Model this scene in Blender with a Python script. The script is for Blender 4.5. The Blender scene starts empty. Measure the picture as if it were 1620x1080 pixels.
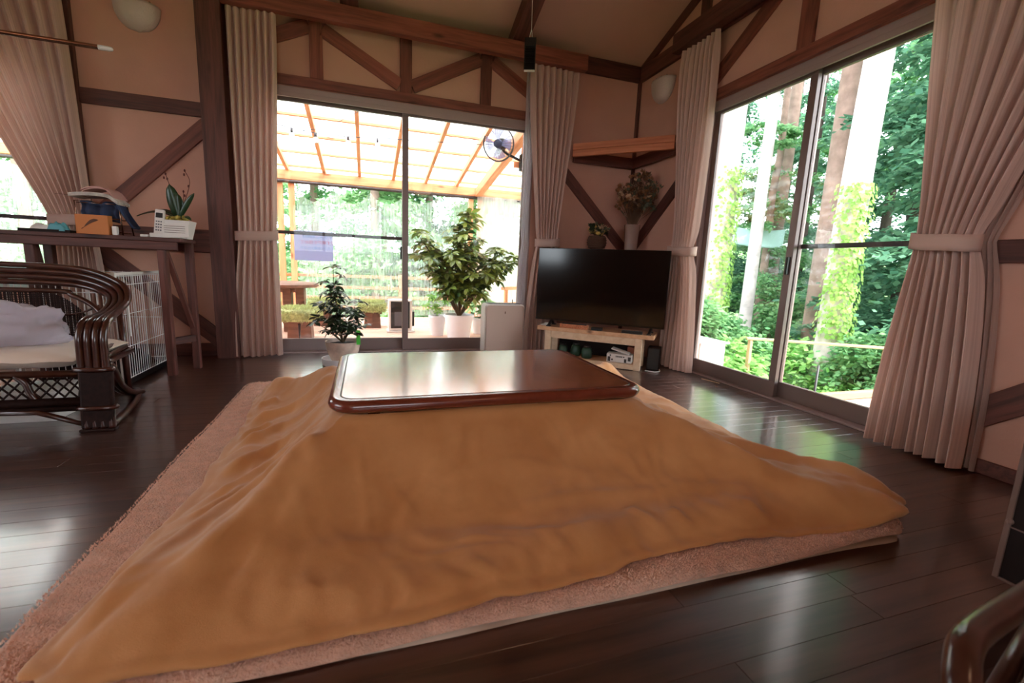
import bpy, bmesh, math, random
from math import sin, cos, pi, radians, sqrt, atan2, exp
from mathutils import Vector, Matrix, noise

scene = bpy.context.scene
col = scene.collection

# ------------------------------------------------------------------ camera
yaw, pitch, roll = radians(18.241), radians(9.545), radians(-2.417)
fw = Vector((sin(yaw)*cos(pitch), cos(yaw)*cos(pitch), -sin(pitch)))
rt = Vector((cos(yaw), -sin(yaw), 0)); dn = fw.cross(rt)
rt, dn = rt*cos(roll)+dn*sin(roll), dn*cos(roll)-rt*sin(roll)
cam = bpy.data.cameras.new('camera'); camo = bpy.data.objects.new('camera', cam); col.objects.link(camo)
camo.matrix_world = Matrix(((rt.x, -dn.x, -fw.x, 0), (rt.y, -dn.y, -fw.y, 0), (rt.z, -dn.z, -fw.z, 0.8), (0, 0, 0, 1)))
cam.sensor_width = 36; cam.lens = 36*707.06/1620; cam.clip_start = 0.03; cam.clip_end = 300
cam.dof.use_dof = True; cam.dof.focus_distance = 2.3; cam.dof.aperture_fstop = 3.2
scene.camera = camo

# ------------------------------------------------------------------ sky, exposure
world = bpy.data.worlds.new('overcast_sky'); scene.world = world; world.use_nodes = True
bg = world.node_tree.nodes['Background']
bg.inputs['Color'].default_value = (0.86, 0.94, 1.0, 1); bg.inputs['Strength'].default_value = 11.0
sun = bpy.data.lights.new('hazy_sun', 'SUN'); sun.energy = 10.0; sun.angle = radians(12); sun.color = (1.0, 0.96, 0.88)
suno = bpy.data.objects.new('hazy_sun', sun); col.objects.link(suno); suno.rotation_euler = (radians(38), 0, radians(25))
scene.view_settings.view_transform = 'Standard'; scene.view_settings.look = 'None'
scene.view_settings.exposure = -0.18; scene.view_settings.gamma = 1.0; scene.view_settings.use_curve_mapping = False
FILL = 7.5          # glow of the unseen globes added to brighten the room

# ------------------------------------------------------------------ materials
def srgb(r, g, b):
    f = lambda c: (c/255/12.92) if c/255 <= 0.04045 else ((c/255+0.055)/1.055)**2.4
    return (f(r), f(g), f(b), 1)
M = {}
def newmat(name):
    m = bpy.data.materials.new(name); m.use_nodes = True; M[name] = m
    return m, m.node_tree.nodes, m.node_tree.links, m.node_tree.nodes['Principled BSDF']
def plain(name, c, rough=0.5, metal=0.0, spec=0.5, coat=0.0, sheen=0.0, noise_amt=0.0, nscale=8, bump=0.0, bscale=60, emit=None, trans=0.0):
    m, N, L, P = newmat(name)
    c = srgb(*c)
    P.inputs['Base Color'].default_value = c; P.inputs['Roughness'].default_value = rough
    P.inputs['Metallic'].default_value = metal; P.inputs['Specular IOR Level'].default_value = spec
    P.inputs['Coat Weight'].default_value = coat; P.inputs['Coat Roughness'].default_value = 0.12
    P.inputs['Sheen Weight'].default_value = sheen
    P.inputs['Transmission Weight'].default_value = trans
    if noise_amt:
        tc = N.new('ShaderNodeTexCoord'); nz = N.new('ShaderNodeTexNoise'); nz.inputs['Scale'].default_value = nscale; nz.inputs['Detail'].default_value = 6
        rp = N.new('ShaderNodeValToRGB'); rp.color_ramp.elements[0].position = 0.3; rp.color_ramp.elements[1].position = 0.7
        a = [max(0, v*(1-noise_amt)) for v in c[:3]]+[1]; b = [min(1, v*(1+noise_amt)) for v in c[:3]]+[1]
        rp.color_ramp.elements[0].color = a; rp.color_ramp.elements[1].color = b
        L.new(tc.outputs['Object'], nz.inputs['Vector']); L.new(nz.outputs['Fac'], rp.inputs['Fac']); L.new(rp.outputs['Color'], P.inputs['Base Color'])
    if bump:
        tc = N.new('ShaderNodeTexCoord'); nz = N.new('ShaderNodeTexNoise'); nz.inputs['Scale'].default_value = bscale; nz.inputs['Detail'].default_value = 5
        bp = N.new('ShaderNodeBump'); bp.inputs['Strength'].default_value = bump; bp.inputs['Distance'].default_value = 0.01
        L.new(tc.outputs['Object'], nz.inputs['Vector']); L.new(nz.outputs['Fac'], bp.inputs['Height']); L.new(bp.outputs['Normal'], P.inputs['Normal'])
    if emit:
        P.inputs['Emission Color'].default_value = srgb(*emit[0]); P.inputs['Emission Strength'].default_value = emit[1]
    return m
def wood(name, c1, c2, rough=0.5, scale=9, stretch=14, coat=0.0, bump=0.15, knots=True, spec=0.5, var=0.25, axis=0):
    """grain runs along the object's local X (or the given axis); every object gets its own shift"""
    m, N, L, P = newmat(name)
    tc = N.new('ShaderNodeTexCoord'); oi = N.new('ShaderNodeObjectInfo'); mp = N.new('ShaderNodeMapping')
    sc = [scale]*3; sc[axis] = scale/stretch; mp.inputs['Scale'].default_value = sc
    ml = N.new('ShaderNodeMath'); ml.operation = 'MULTIPLY'; ml.inputs[1].default_value = 37.0
    L.new(oi.outputs['Random'], ml.inputs[0]); cb = N.new('ShaderNodeCombineXYZ')
    for i in range(3): L.new(ml.outputs[0], cb.inputs[i])
    L.new(cb.outputs[0], mp.inputs['Location']); L.new(tc.outputs['Object'], mp.inputs['Vector'])
    nz = N.new('ShaderNodeTexNoise'); nz.inputs['Scale'].default_value = 3.0; nz.inputs['Detail'].default_value = 8; nz.inputs['Distortion'].default_value = 0.8
    L.new(mp.outputs[0], nz.inputs['Vector'])
    wv = N.new('ShaderNodeTexNoise'); wv.inputs['Scale'].default_value = 14; wv.inputs['Detail'].default_value = 4
    L.new(mp.outputs[0], wv.inputs['Vector'])
    mx = N.new('ShaderNodeMath'); mx.operation = 'MULTIPLY_ADD'; mx.inputs[1].default_value = 0.35; L.new(wv.outputs['Fac'], mx.inputs[0]); L.new(nz.outputs['Fac'], mx.inputs[2])
    rp = N.new('ShaderNodeValToRGB'); rp.color_ramp.elements[0].position = 0.42; rp.color_ramp.elements[1].position = 0.85
    rp.color_ramp.elements[0].color = srgb(*c1); rp.color_ramp.elements[1].color = srgb(*c2)
    L.new(mx.outputs[0], rp.inputs['Fac'])
    hs = N.new('ShaderNodeHueSaturation'); mr = N.new('ShaderNodeMapRange')
    mr.inputs['To Min'].default_value = 1-var; mr.inputs['To Max'].default_value = 1+var
    L.new(oi.outputs['Random'], mr.inputs['Value']); L.new(mr.outputs[0], hs.inputs['Value'])
    last = rp.outputs['Color']
    if knots:
        vo = N.new('ShaderNodeTexVoronoi'); vo.inputs['Scale'].default_value = 1.1
        mp2 = N.new('ShaderNodeMapping'); s2 = [7]*3; s2[axis] = 2.4; mp2.inputs['Scale'].default_value = s2
        L.new(tc.outputs['Object'], mp2.inputs['Vector']); L.new(cb.outputs[0], mp2.inputs['Location']); L.new(mp2.outputs[0], vo.inputs['Vector'])
        r2 = N.new('ShaderNodeValToRGB'); r2.color_ramp.elements[0].position = 0.06; r2.color_ramp.elements[1].position = 0.17
        r2.color_ramp.elements[0].color = (0.35, 0.3, 0.3, 1); r2.color_ramp.elements[1].color = (1, 1, 1, 1)
        L.new(vo.outputs['Distance'], r2.inputs['Fac'])
        mm = N.new('ShaderNodeMix'); mm.data_type = 'RGBA'; mm.blend_type = 'MULTIPLY'; mm.inputs['Factor'].default_value = 1
        L.new(last, mm.inputs['A']); L.new(r2.outputs['Color'], mm.inputs['B']); last = mm.outputs['Result']
    L.new(last, hs.inputs['Color']); L.new(hs.outputs['Color'], P.inputs['Base Color'])
    P.inputs['Roughness'].default_value = rough; P.inputs['Coat Weight'].default_value = coat; P.inputs['Coat Roughness'].default_value = 0.13; P.inputs['Coat IOR'].default_value = 1.6
    P.inputs['Specular IOR Level'].default_value = spec
    if bump:
        bp = N.new('ShaderNodeBump'); bp.inputs['Strength'].default_value = bump; bp.inputs['Distance'].default_value = 0.004
        L.new(mx.outputs[0], bp.inputs['Height']); L.new(bp.outputs['Normal'], P.inputs['Normal'])
    return m
def leafmat(name, c1, c2, rough=0.4, transl=0.35, spec=0.4):
    m, N, L, P = newmat(name)
    oi = N.new('ShaderNodeObjectInfo'); ge = N.new('ShaderNodeNewGeometry')
    ad = N.new('ShaderNodeMath'); ad.operation = 'ADD'; L.new(oi.outputs['Random'], ad.inputs[0]); L.new(ge.outputs['Random Per Island'], ad.inputs[1])
    fr = N.new('ShaderNodeMath'); fr.operation = 'FRACT'; L.new(ad.outputs[0], fr.inputs[0])
    mx = N.new('ShaderNodeMix'); mx.data_type = 'RGBA'; mx.inputs['A'].default_value = srgb(*c1); mx.inputs['B'].default_value = srgb(*c2)
    L.new(fr.outputs[0], mx.inputs['Factor']); L.new(mx.outputs['Result'], P.inputs['Base Color'])
    P.inputs['Roughness'].default_value = rough; P.inputs['Specular IOR Level'].default_value = spec
    tr = N.new('ShaderNodeBsdfTranslucent'); L.new(mx.outputs['Result'], tr.inputs['Color'])
    ms = N.new('ShaderNodeMixShader'); ms.inputs[0].default_value = transl
    L.new(P.outputs[0], ms.inputs[1]); L.new(tr.outputs[0], ms.inputs[2]); L.new(ms.outputs[0], N['Material Output'].inputs['Surface'])
    return m
def sheermat(name, c, see=0.6, transl=0.3, rough=0.5, stripes=0.0):
    """thin sheet: part seen through, part scattering"""
    m, N, L, P = newmat(name)
    P.inputs['Base Color'].default_value = srgb(*c); P.inputs['Roughness'].default_value = rough
    tl = N.new('ShaderNodeBsdfTranslucent'); tl.inputs['Color'].default_value = srgb(*c)
    m1 = N.new('ShaderNodeMixShader'); m1.inputs[0].default_value = transl; L.new(P.outputs[0], m1.inputs[1]); L.new(tl.outputs[0], m1.inputs[2])
    tp = N.new('ShaderNodeBsdfTransparent'); m2 = N.new('ShaderNodeMixShader'); m2.inputs[0].default_value = see
    L.new(m1.outputs[0], m2.inputs[1]); L.new(tp.outputs[0], m2.inputs[2]); L.new(m2.outputs[0], N['Material Output'].inputs['Surface'])
    if stripes:
        tc = N.new('ShaderNodeTexCoord'); nz = N.new('ShaderNodeTexNoise'); mp = N.new('ShaderNodeMapping'); mp.inputs['Scale'].default_value = (9, 9, 0.8)
        L.new(tc.outputs['Object'], mp.inputs['Vector']); L.new(mp.outputs[0], nz.inputs['Vector']); nz.inputs['Detail'].default_value = 3
        mr = N.new('ShaderNodeMapRange'); mr.inputs['From Min'].default_value = 0.3; mr.inputs['From Max'].default_value = 0.7
        mr.inputs['To Min'].default_value = see-stripes; mr.inputs['To Max'].default_value = see+stripes
        L.new(nz.outputs['Fac'], mr.inputs['Value']); L.new(mr.outputs[0], m2.inputs[0])
    return m
def glassmat(name, tint=(1, 1, 1, 1)):
    m, N, L, P = newmat(name)
    tp = N.new('ShaderNodeBsdfTransparent'); tp.inputs['Color'].default_value = tint
    gl = N.new('ShaderNodeBsdfGlossy'); gl.inputs['Roughness'].default_value = 0.0
    fr = N.new('ShaderNodeFresnel'); fr.inputs['IOR'].default_value = 1.25
    ms = N.new('ShaderNodeMixShader'); L.new(fr.outputs[0], ms.inputs[0]); L.new(tp.outputs[0], ms.inputs[1]); L.new(gl.outputs[0], ms.inputs[2])
    L.new(ms.outputs[0], N['Material Output'].inputs['Surface'])
    return m

plain('plaster', (208, 158, 138), 0.9, noise_amt=0.05, nscale=3, bump=0.12, bscale=55)
plain('ceiling_plaster', (216, 172, 154), 0.9, noise_amt=0.04, nscale=2)
wood('beam_dark', (64, 35, 30), (108, 62, 53), 0.55, scale=10, bump=0.3)
wood('beam_red', (92, 46, 37), (142, 80, 64), 0.5, scale=8, bump=0.2)
wood('shelf_orange', (176, 96, 58), (214, 132, 88), 0.5, scale=8)
wood('plank', (48, 29, 24), (82, 51, 41), 0.30, scale=7, coat=1.0, bump=0.04, knots=False, var=0.16)
plain('floor_base', (24, 15, 12), 0.6)
wood('pine', (206, 150, 108), (232, 186, 144), 0.45, scale=7, bump=0.1, var=0.05)
wood('pine_front', (222, 188, 152), (240, 212, 180), 0.45, scale=7, bump=0.1, knots=False, var=0.05)
wood('table_veneer', (128, 68, 42), (160, 92, 58), 0.22, scale=5, stretch=10, coat=1.0, bump=0.02, knots=False, var=0.0)
plain('table_rim', (110, 46, 30), 0.25, coat=0.5, noise_amt=0.15, nscale=20)
plain('table_groove', (40, 16, 12), 0.5)
plain('alu_bronze', (126, 108, 104), 0.42, metal=0.25, spec=0.5)
plain('alu_light', (168, 146, 142), 0.45, metal=0.2)
plain('alu_dark', (62, 52, 52), 0.4, metal=0.3)
glassmat('glass')
plain('tv_black', (10, 10, 10), 0.22, spec=0.35)
plain('tv_screen', (9, 9, 9), 0.11, spec=0.45)
plain('black_plastic', (20, 20, 21), 0.4)
plain('grey_plastic', (95, 95, 100), 0.5)
plain('white_plastic', (232, 226, 220), 0.4)
plain('purifier_shaded', (190, 164, 150), 0.45)  # front panel colour darkened for its backlit shade
plain('white_pot', (236, 236, 240), 0.45)
plain('clay_pot', (206, 182, 166), 0.7, noise_amt=0.25, nscale=14, bump=0.1)
plain('soil', (46, 32, 24), 0.95, bump=0.8, bscale=120)
plain('woven', (96, 66, 52), 0.8, bump=0.9, bscale=160)
plain('white_wire', (232, 228, 226), 0.4)
plain('rattan', (62, 30, 22), 0.28, coat=0.4, noise_amt=0.3, nscale=30)
plain('rattan_wrap', (38, 21, 18), 0.6, spec=0.15, noise_amt=0.3, nscale=60)
plain('chest_dark', (30, 19, 17), 0.65, spec=0.2, noise_amt=0.2)
plain('chest_edge', (110, 84, 74), 0.5)
plain('cushion', (226, 206, 188), 0.85, sheen=0.2, bump=0.1)
plain('seat_brown', (110, 92, 80), 0.8, bump=0.3, bscale=200)
sheermat('plastic_bag', (232, 226, 236), see=0.25, transl=0.4, rough=0.25)
plain('steel_pole', (150, 120, 105), 0.22, metal=1.0)
plain('paper', (234, 228, 222), 0.8); plain('newsprint', (206, 196, 186), 0.85, noise_amt=0.35, nscale=25)
plain('print_red', (196, 96, 88), 0.7); plain('print_blue', (40, 58, 92), 0.7, noise_amt=0.4, nscale=12); plain('print_teal', (96, 170, 180), 0.6)
plain('kraft', (208, 128, 72), 0.7); plain('ink_brown', (92, 58, 40), 0.7)
plain('navy_cloth', (44, 56, 86), 0.8, noise_amt=0.4, nscale=14)
plain('pink_cloth', (206, 160, 150), 0.8)
plain('sconce_glass', (206, 188, 180), 0.35, spec=0.6, bump=0.25, bscale=90)
plain('moss', (176, 184, 130), 0.95, noise_amt=0.35, nscale=30); leafmat('moss_fibre', (150, 160, 104), (206, 212, 156), 0.8, 0.2, 0.1)
wood('deck', (196, 150, 128), (226, 186, 166), 0.6, scale=8, knots=False, var=0.1)
wood('cedar', (196, 124, 84), (232, 168, 122), 0.6, scale=8, var=0.1)
wood('dark_table', (96, 62, 50), (130, 90, 74), 0.5, scale=8)
wood('railing', (150, 120, 88), (184, 152, 116), 0.6, scale=8)
sheermat('polycarbonate', (250, 250, 250), see=0.55, transl=0.75)
sheermat('vinyl', (236, 248, 246), see=0.72, transl=0.5, rough=0.2, stripes=0.14)
sheermat('vinyl_cloudy', (246, 250, 250), see=0.35, transl=0.65, rough=0.3, stripes=0.12)
sheermat('fan_plastic', (120, 130, 180), see=0.2, transl=0.4, rough=0.2)
plain('cable', (60, 62, 70), 0.5); plain('bulb_glass', (246, 246, 246), 0.1, spec=0.8, trans=0.6)
leafmat('leaf_schefflera', (44, 74, 36), (150, 168, 78), 0.28, 0.25, 0.6)
leafmat('leaf_schefflera_dark', (26, 40, 30), (58, 78, 50), 0.28, 0.15, 0.6)
leafmat('leaf_orchid', (34, 58, 36), (56, 84, 48), 0.3, 0.1, 0.5)
plain('stem', (96, 78, 56), 0.8); plain('green_stem', (80, 96, 52), 0.6); plain('bud_red', (96, 38, 30), 0.6)
plain('dry_a', (170, 120, 84), 0.9, noise_amt=0.3); plain('dry_b', (196, 160, 128), 0.9, noise_amt=0.3); plain('dry_c', (112, 84, 66), 0.9, noise_amt=0.3)
plain('dry_green', (98, 100, 80), 0.9, noise_amt=0.3); plain('dry_yellow', (206, 172, 92), 0.9, noise_amt=0.3); plain('dry_leaf', (60, 76, 52), 0.8, noise_amt=0.3); plain('moss_bulb', (170, 150, 70), 0.9, noise_amt=0.5, nscale=40)
sheermat('clear_glass_vase', (196, 166, 152), see=0.5, transl=0.3, rough=0.1)
leafmat('leaf_cypress', (92, 146, 100), (158, 202, 144), 0.6, 0.5, 0.1)
leafmat('leaf_cypress_dark', (66, 112, 90), (122, 168, 134), 0.6, 0.5, 0.1)
leafmat('leaf_bush', (112, 172, 92), (184, 222, 140), 0.6, 0.5, 0.1)
leafmat('leaf_ivy', (120, 170, 80), (176, 212, 120), 0.5, 0.45, 0.2)
leafmat('leaf_pale', (120, 170, 120), (196, 226, 176), 0.6, 0.5, 0.15)
plain('bark_pale', (206, 196, 196), 0.95, noise_amt=0.25, nscale=6, bump=0.8, bscale=18)
plain('bark_brown', (146, 122, 112), 0.95, noise_amt=0.3, nscale=6, bump=0.8, bscale=18)
plain('bark_dark', (84, 70, 66), 0.95, noise_amt=0.3, nscale=6, bump=0.8, bscale=18)
plain('ground_green', (92, 128, 66), 1.0, noise_amt=0.5, nscale=1.5)
plain('ac_white', (226, 226, 228), 0.5); plain('ac_dark', (46, 52, 62), 0.6)
sheermat('cloth_and_reflection', (214, 240, 238), see=0.0, transl=0.5)
plain('fill_glow', (255, 240, 225), 0.4, emit=((255, 196, 150), FILL))  # glowing skin of the unseen globes added as fill
plain('tin_green', (40, 70, 56), 0.4); plain('carton_red', (150, 84, 62), 0.7); plain('tissue_print', (70, 66, 62), 0.7)
plain('knit', (222, 150, 112), 0.9, noise_amt=0.25, nscale=80, bump=0.8, bscale=140)
sheermat('sign_paper', (206, 208, 232), see=0.0, transl=0.6); plain('sign_teal', (60, 150, 190), 0.7); plain('sign_red', (206, 62, 96), 0.7)
plain('tag_green', (70, 190, 60), 0.5)
plain('concrete', (180, 172, 166), 0.9)

def curtain_mat(name, c, c2, see=0.0, transl=0.18):
    m, N, L, P = newmat(name)
    uv = N.new('ShaderNodeUVMap'); mp = N.new('ShaderNodeMapping'); mp.inputs['Scale'].default_value = (150, 0.6, 1)
    nz = N.new('ShaderNodeTexNoise'); nz.inputs['Scale'].default_value = 1; nz.inputs['Detail'].default_value = 3
    L.new(uv.outputs[0], mp.inputs['Vector']); L.new(mp.outputs[0], nz.inputs['Vector'])
    rp = N.new('ShaderNodeValToRGB'); rp.color_ramp.elements[0].position = 0.35; rp.color_ramp.elements[1].position = 0.65
    rp.color_ramp.elements[0].color = srgb(*c); rp.color_ramp.elements[1].color = srgb(*c2)
    L.new(nz.outputs['Fac'], rp.inputs['Fac']); L.new(rp.outputs[0], P.inputs['Base Color']); P.inputs['Roughness'].default_value = 0.85
    P.inputs['Sheen Weight'].default_value = 0.15
    tl = N.new('ShaderNodeBsdfTranslucent'); L.new(rp.outputs[0], tl.inputs['Color'])
    m1 = N.new('ShaderNodeMixShader'); m1.inputs[0].default_value = transl; L.new(P.outputs[0], m1.inputs[1]); L.new(tl.outputs[0], m1.inputs[2])
    out = m1.outputs[0]
    if see:
        tp = N.new('ShaderNodeBsdfTransparent'); m2 = N.new('ShaderNodeMixShader'); m2.inputs[0].default_value = see
        L.new(out, m2.inputs[1]); L.new(tp.outputs[0], m2.inputs[2]); out = m2.outputs[0]
    L.new(out, N['Material Output'].inputs['Surface'])
curtain_mat('curtain', (204, 170, 156), (226, 194, 180))
curtain_mat('lace_beige', (190, 160, 148), (206, 176, 164), see=0.15, transl=0.4)
curtain_mat('lace', (236, 232, 236), (246, 244, 248), see=0.3, transl=0.5)
def quilt_mat():
    m, N, L, P = newmat('quilt')
    tc = N.new('ShaderNodeTexCoord'); nz = N.new('ShaderNodeTexNoise'); nz.inputs['Scale'].default_value = 900; nz.inputs['Detail'].default_value = 2
    n2 = N.new('ShaderNodeTexNoise'); n2.inputs['Scale'].default_value = 7; n2.inputs['Detail'].default_value = 7
    rp = N.new('ShaderNodeValToRGB'); rp.color_ramp.elements[0].color = srgb(188, 124, 68); rp.color_ramp.elements[1].color = srgb(206, 144, 88)
    rp.color_ramp.elements[0].position = 0.3; rp.color_ramp.elements[1].position = 0.7
    L.new(tc.outputs['Object'], n2.inputs['Vector']); L.new(n2.outputs['Fac'], rp.inputs['Fac']); L.new(rp.outputs[0], P.inputs['Base Color'])
    ad = N.new('ShaderNodeMath'); ad.operation = 'MULTIPLY_ADD'; ad.inputs[1].default_value = 6.0
    L.new(tc.outputs['Object'], nz.inputs['Vector']); L.new(n2.outputs['Fac'], ad.inputs[0]); L.new(nz.outputs['Fac'], ad.inputs[2])
    bp = N.new('ShaderNodeBump'); bp.inputs['Strength'].default_value = 0.4; bp.inputs['Distance'].default_value = 0.003
    L.new(ad.outputs[0], bp.inputs['Height']); L.new(bp.outputs['Normal'], P.inputs['Normal'])
    P.inputs['Roughness'].default_value = 0.75; P.inputs['Sheen Weight'].default_value = 0.35; P.inputs['Sheen Roughness'].default_value = 0.4
quilt_mat()
plain('rug_pile', (230, 182, 156), 0.95, sheen=0.3, noise_amt=0.16, nscale=26, bump=1.0, bscale=170)
leafmat('rug_fibre', (224, 172, 148), (244, 206, 184), 0.9, 0.1, 0.1)
plain('rug_edge', (176, 116, 94), 0.9, bump=0.6, bscale=200); plain('mat_pale', (206, 184, 164), 0.9)

# ------------------------------------------------------------------ geometry helpers
class G:
    """collects shapes; obj() links them as one mesh object"""
    def __init__(s): s.V = []; s.F = []
    def add(s, V, F):
        b = len(s.V); s.V += [Vector(v) for v in V]; s.F += [tuple(i+b for i in f) for f in F]; return s
    def box(s, x0, x1, y0, y1, z0, z1):
        V = [(x, y, z) for x in (x0, x1) for y in (y0, y1) for z in (z0, z1)]
        return s.add(V, [(0, 1, 3, 2), (4, 6, 7, 5), (0, 4, 5, 1), (2, 3, 7, 6), (0, 2, 6, 4), (1, 5, 7, 3)])
    def bar(s, p, q, w, h, up=(0, 0, 1)):
        p = Vector(p); q = Vector(q); x = (q-p).normalized(); u = Vector(up); y = u.cross(x)
        if y.length < 1e-5: y = Vector((0, 1, 0)).cross(x)
        y.normalize(); z = x.cross(y)
        V = [c+y*a*w/2+z*b*h/2 for c in (p, q) for a in (-1, 1) for b in (-1, 1)]
        return s.add(V, [(0, 1, 3, 2), (4, 6, 7, 5), (0, 4, 5, 1), (2, 3, 7, 6), (0, 2, 6, 4), (1, 5, 7, 3)])
    def tube(s, pts, r, n=8, closed=False):
        pts = [Vector(p) for p in pts]; R = r if isinstance(r, (list, tuple)) else [r]*len(pts)
        m = len(pts); V = []; F = []
        t0 = (pts[1]-pts[0]).normalized(); a = Vector((0, 0, 1)) if abs(t0.z) < 0.9 else Vector((1, 0, 0)); nrm = t0.cross(a).normalized()
        for i in range(m):
            if closed: t = (pts[(i+1) % m]-pts[i-1]).normalized()
            else: t = (pts[min(i+1, m-1)]-pts[max(i-1, 0)]).normalized()
            nrm = (nrm-t*nrm.dot(t)).normalized(); bn = t.cross(nrm)
            for k in range(n):
                an = 2*pi*k/n; V.append(pts[i]+(nrm*cos(an)+bn*sin(an))*R[i])
        for i in range(m if closed else m-1):
            j = (i+1) % m
            for k in range(n): F.append((i*n+k, i*n+(k+1) % n, j*n+(k+1) % n, j*n+k))
        if not closed: F.append(tuple(range(n-1, -1, -1))); F.append(tuple((m-1)*n+k for k in range(n)))
        return s.add(V, F)
    def lathe(s, prof, c=(0, 0, 0), n=28, ax=None):
        V = []; F = []
        for r, z in prof:
            for k in range(n):
                V.append(Vector((r*cos(2*pi*k/n), r*sin(2*pi*k/n), z)))
        if ax is not None:
            q = Vector((0, 0, 1)).rotation_difference(Vector(ax)); V = [q @ v for v in V]
        V = [v+Vector(c) for v in V]
        for i in range(len(prof)-1):
            for k in range(n): F.append((i*n+k, i*n+(k+1) % n, (i+1)*n+(k+1) % n, (i+1)*n+k))
        F.append(tuple(range(n-1, -1, -1))); F.append(tuple((len(prof)-1)*n+k for k in range(n)))
        return s.add(V, F)
    def ball(s, c, r, n=10, m=7, sq=(1, 1, 1)):
        V = []; F = []
        for i in range(m+1):
            for k in range(n):
                a = pi*i/m; V.append((c[0]+r*sq[0]*sin(a)*cos(2*pi*k/n), c[1]+r*sq[1]*sin(a)*sin(2*pi*k/n), c[2]+r*sq[2]*cos(a)))
        for i in range(m):
            for k in range(n): F.append((i*n+k, (i+1)*n+k, (i+1)*n+(k+1) % n, i*n+(k+1) % n))
        return s.add(V, F)
    def grid(s, nu, nv, fn, wrap=False):
        V = [fn(i, j) for j in range(nv) for i in range(nu)]
        F = [(j*nu+i, j*nu+(i+1) % nu, (j+1)*nu+(i+1) % nu, (j+1)*nu+i) for j in range(nv-1) for i in range(nu if wrap else nu-1)]
        return s.add(V, F)
    def prism(s, poly, z0, z1):
        n = len(poly); V = [(x, y, z0) for x, y in poly]+[(x, y, z1) for x, y in poly]
        return s.add(V, [tuple(range(n-1, -1, -1)), tuple(range(n, 2*n))]+[(i, (i+1) % n, n+(i+1) % n, n+i) for i in range(n)])
    def quad(s, a, b, c, d): return s.add([a, b, c, d], [(0, 1, 2, 3)])
    def xf(s, m): s.V = [m @ v for v in s.V]; return s
    def mesh(s, name, mat):
        me = bpy.data.meshes.new(name); me.from_pydata([tuple(v) for v in s.V], [], s.F); me.update()
        if mat: me.materials.append(M[mat])
        return me
    def obj(s, name, mat, parent=None, smooth=False, bevel=0.0, solid=0.0, kind=None, label=None, auto=False):
        me = s.mesh(name, mat)
        if smooth:
            for p in me.polygons: p.use_smooth = True
            if auto: me.set_sharp_from_angle(angle=radians(40))
        o = bpy.data.objects.new(name, me); col.objects.link(o)
        if parent is not None: adopt(o, parent)
        if solid:
            md = o.modifiers.new('solid', 'SOLIDIFY'); md.thickness = solid; md.offset = 0
        if bevel:
            md = o.modifiers.new('bevel', 'BEVEL'); md.width = bevel; md.segments = 2; md.limit_method = 'ANGLE'; md.angle_limit = radians(40)
        if kind: o['kind'] = kind
        if label: o['label'] = label
        return o
def mat_of(o): return Matrix.LocRotScale(o.location, o.rotation_euler, o.scale)
def adopt(o, p):
    """children are authored in world space; a third level goes under a part authored the same way"""
    o.parent = p
    m = mat_of(p)
    if p.parent is not None: m = mat_of(p.parent) @ p.matrix_parent_inverse @ m
    o.matrix_parent_inverse = m.inverted()
def thing(name, label, cat, loc=(0, 0, 0), rz=0, group=None):
    o = bpy.data.objects.new(name, None); col.objects.link(o); o.location = loc; o.rotation_euler = (0, 0, rz); o.empty_display_size = 0.1
    return tag(o, label, cat, group)
def tag(o, label, cat, group=None, kind=None):
    o['label'] = label; o['category'] = cat
    if group: o['group'] = group
    if kind: o['kind'] = kind
    return o
def struct(o, label=None):
    o['kind'] = 'structure'
    if label: o['label'] = label
    return o
def timber(name, p, q, w, h, mat, parent=None, up=(0, 0, 1), bevel=0.004):
    """a beam between two points; local X runs along it so the grain does too"""
    p = Vector(p); q = Vector(q); x = (q-p); ln = x.length; x.normalize(); u = Vector(up); y = u.cross(x).normalized(); z = x.cross(y)
    g = G().box(-ln/2, ln/2, -w/2, w/2, -h/2, h/2); o = g.obj(name, mat, None, bevel=bevel)
    c = (p+q)/2
    o.matrix_world = Matrix(((x.x, y.x, z.x, c.x), (x.y, y.y, z.y, c.y), (x.z, y.z, z.z, c.z), (0, 0, 0, 1)))
    if parent is not None:
        o.parent = parent; m = mat_of(parent)
        if parent.parent is not None: m = mat_of(parent.parent) @ parent.matrix_parent_inverse @ m
        o.matrix_parent_inverse = m.inverted()
    return o
def copy_tree(o, parent=None):
    c = o.copy(); col.objects.link(c)
    if parent is not None: c.parent = parent
    for ch in o.children: copy_tree(ch, c)
    return c
def spline(pts, n=6):
    """Catmull-Rom through points"""
    P = [Vector(p) for p in pts]; P = [P[0]*2-P[1]]+P+[P[-1]*2-P[-2]]; out = []
    for i in range(1, len(P)-2):
        for k in range(n):
            t = k/n; a, b, c, d = P[i-1:i+3]
            out.append(0.5*((2*b)+(c-a)*t+(2*a-5*b+4*c-d)*t*t+(3*b-a-3*c+d)*t*t*t))
    out.append(P[-2]); return out
def rrect(x0, x1, y0, y1, r, n=6):
    out = []
    for cx, cy, a0 in ((x1-r, y1-r, 0), (x0+r, y1-r, pi/2), (x0+r, y0+r, pi), (x1-r, y0+r, 3*pi/2)):
        for k in range(n+1): a = a0+pi/2*k/n; out.append((cx+r*cos(a), cy+r*sin(a)))
    return out
def frame_at(o, ex, ey=None):
    ex = Vector(ex).normalized(); ez = Vector((0, 0, 1)); ey = ez.cross(ex)
    return Matrix(((ex.x, ey.x, 0, o[0]), (ex.y, ey.y, 0, o[1]), (ex.z, ey.z, 1, o[2]), (0, 0, 0, 1)))

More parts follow.
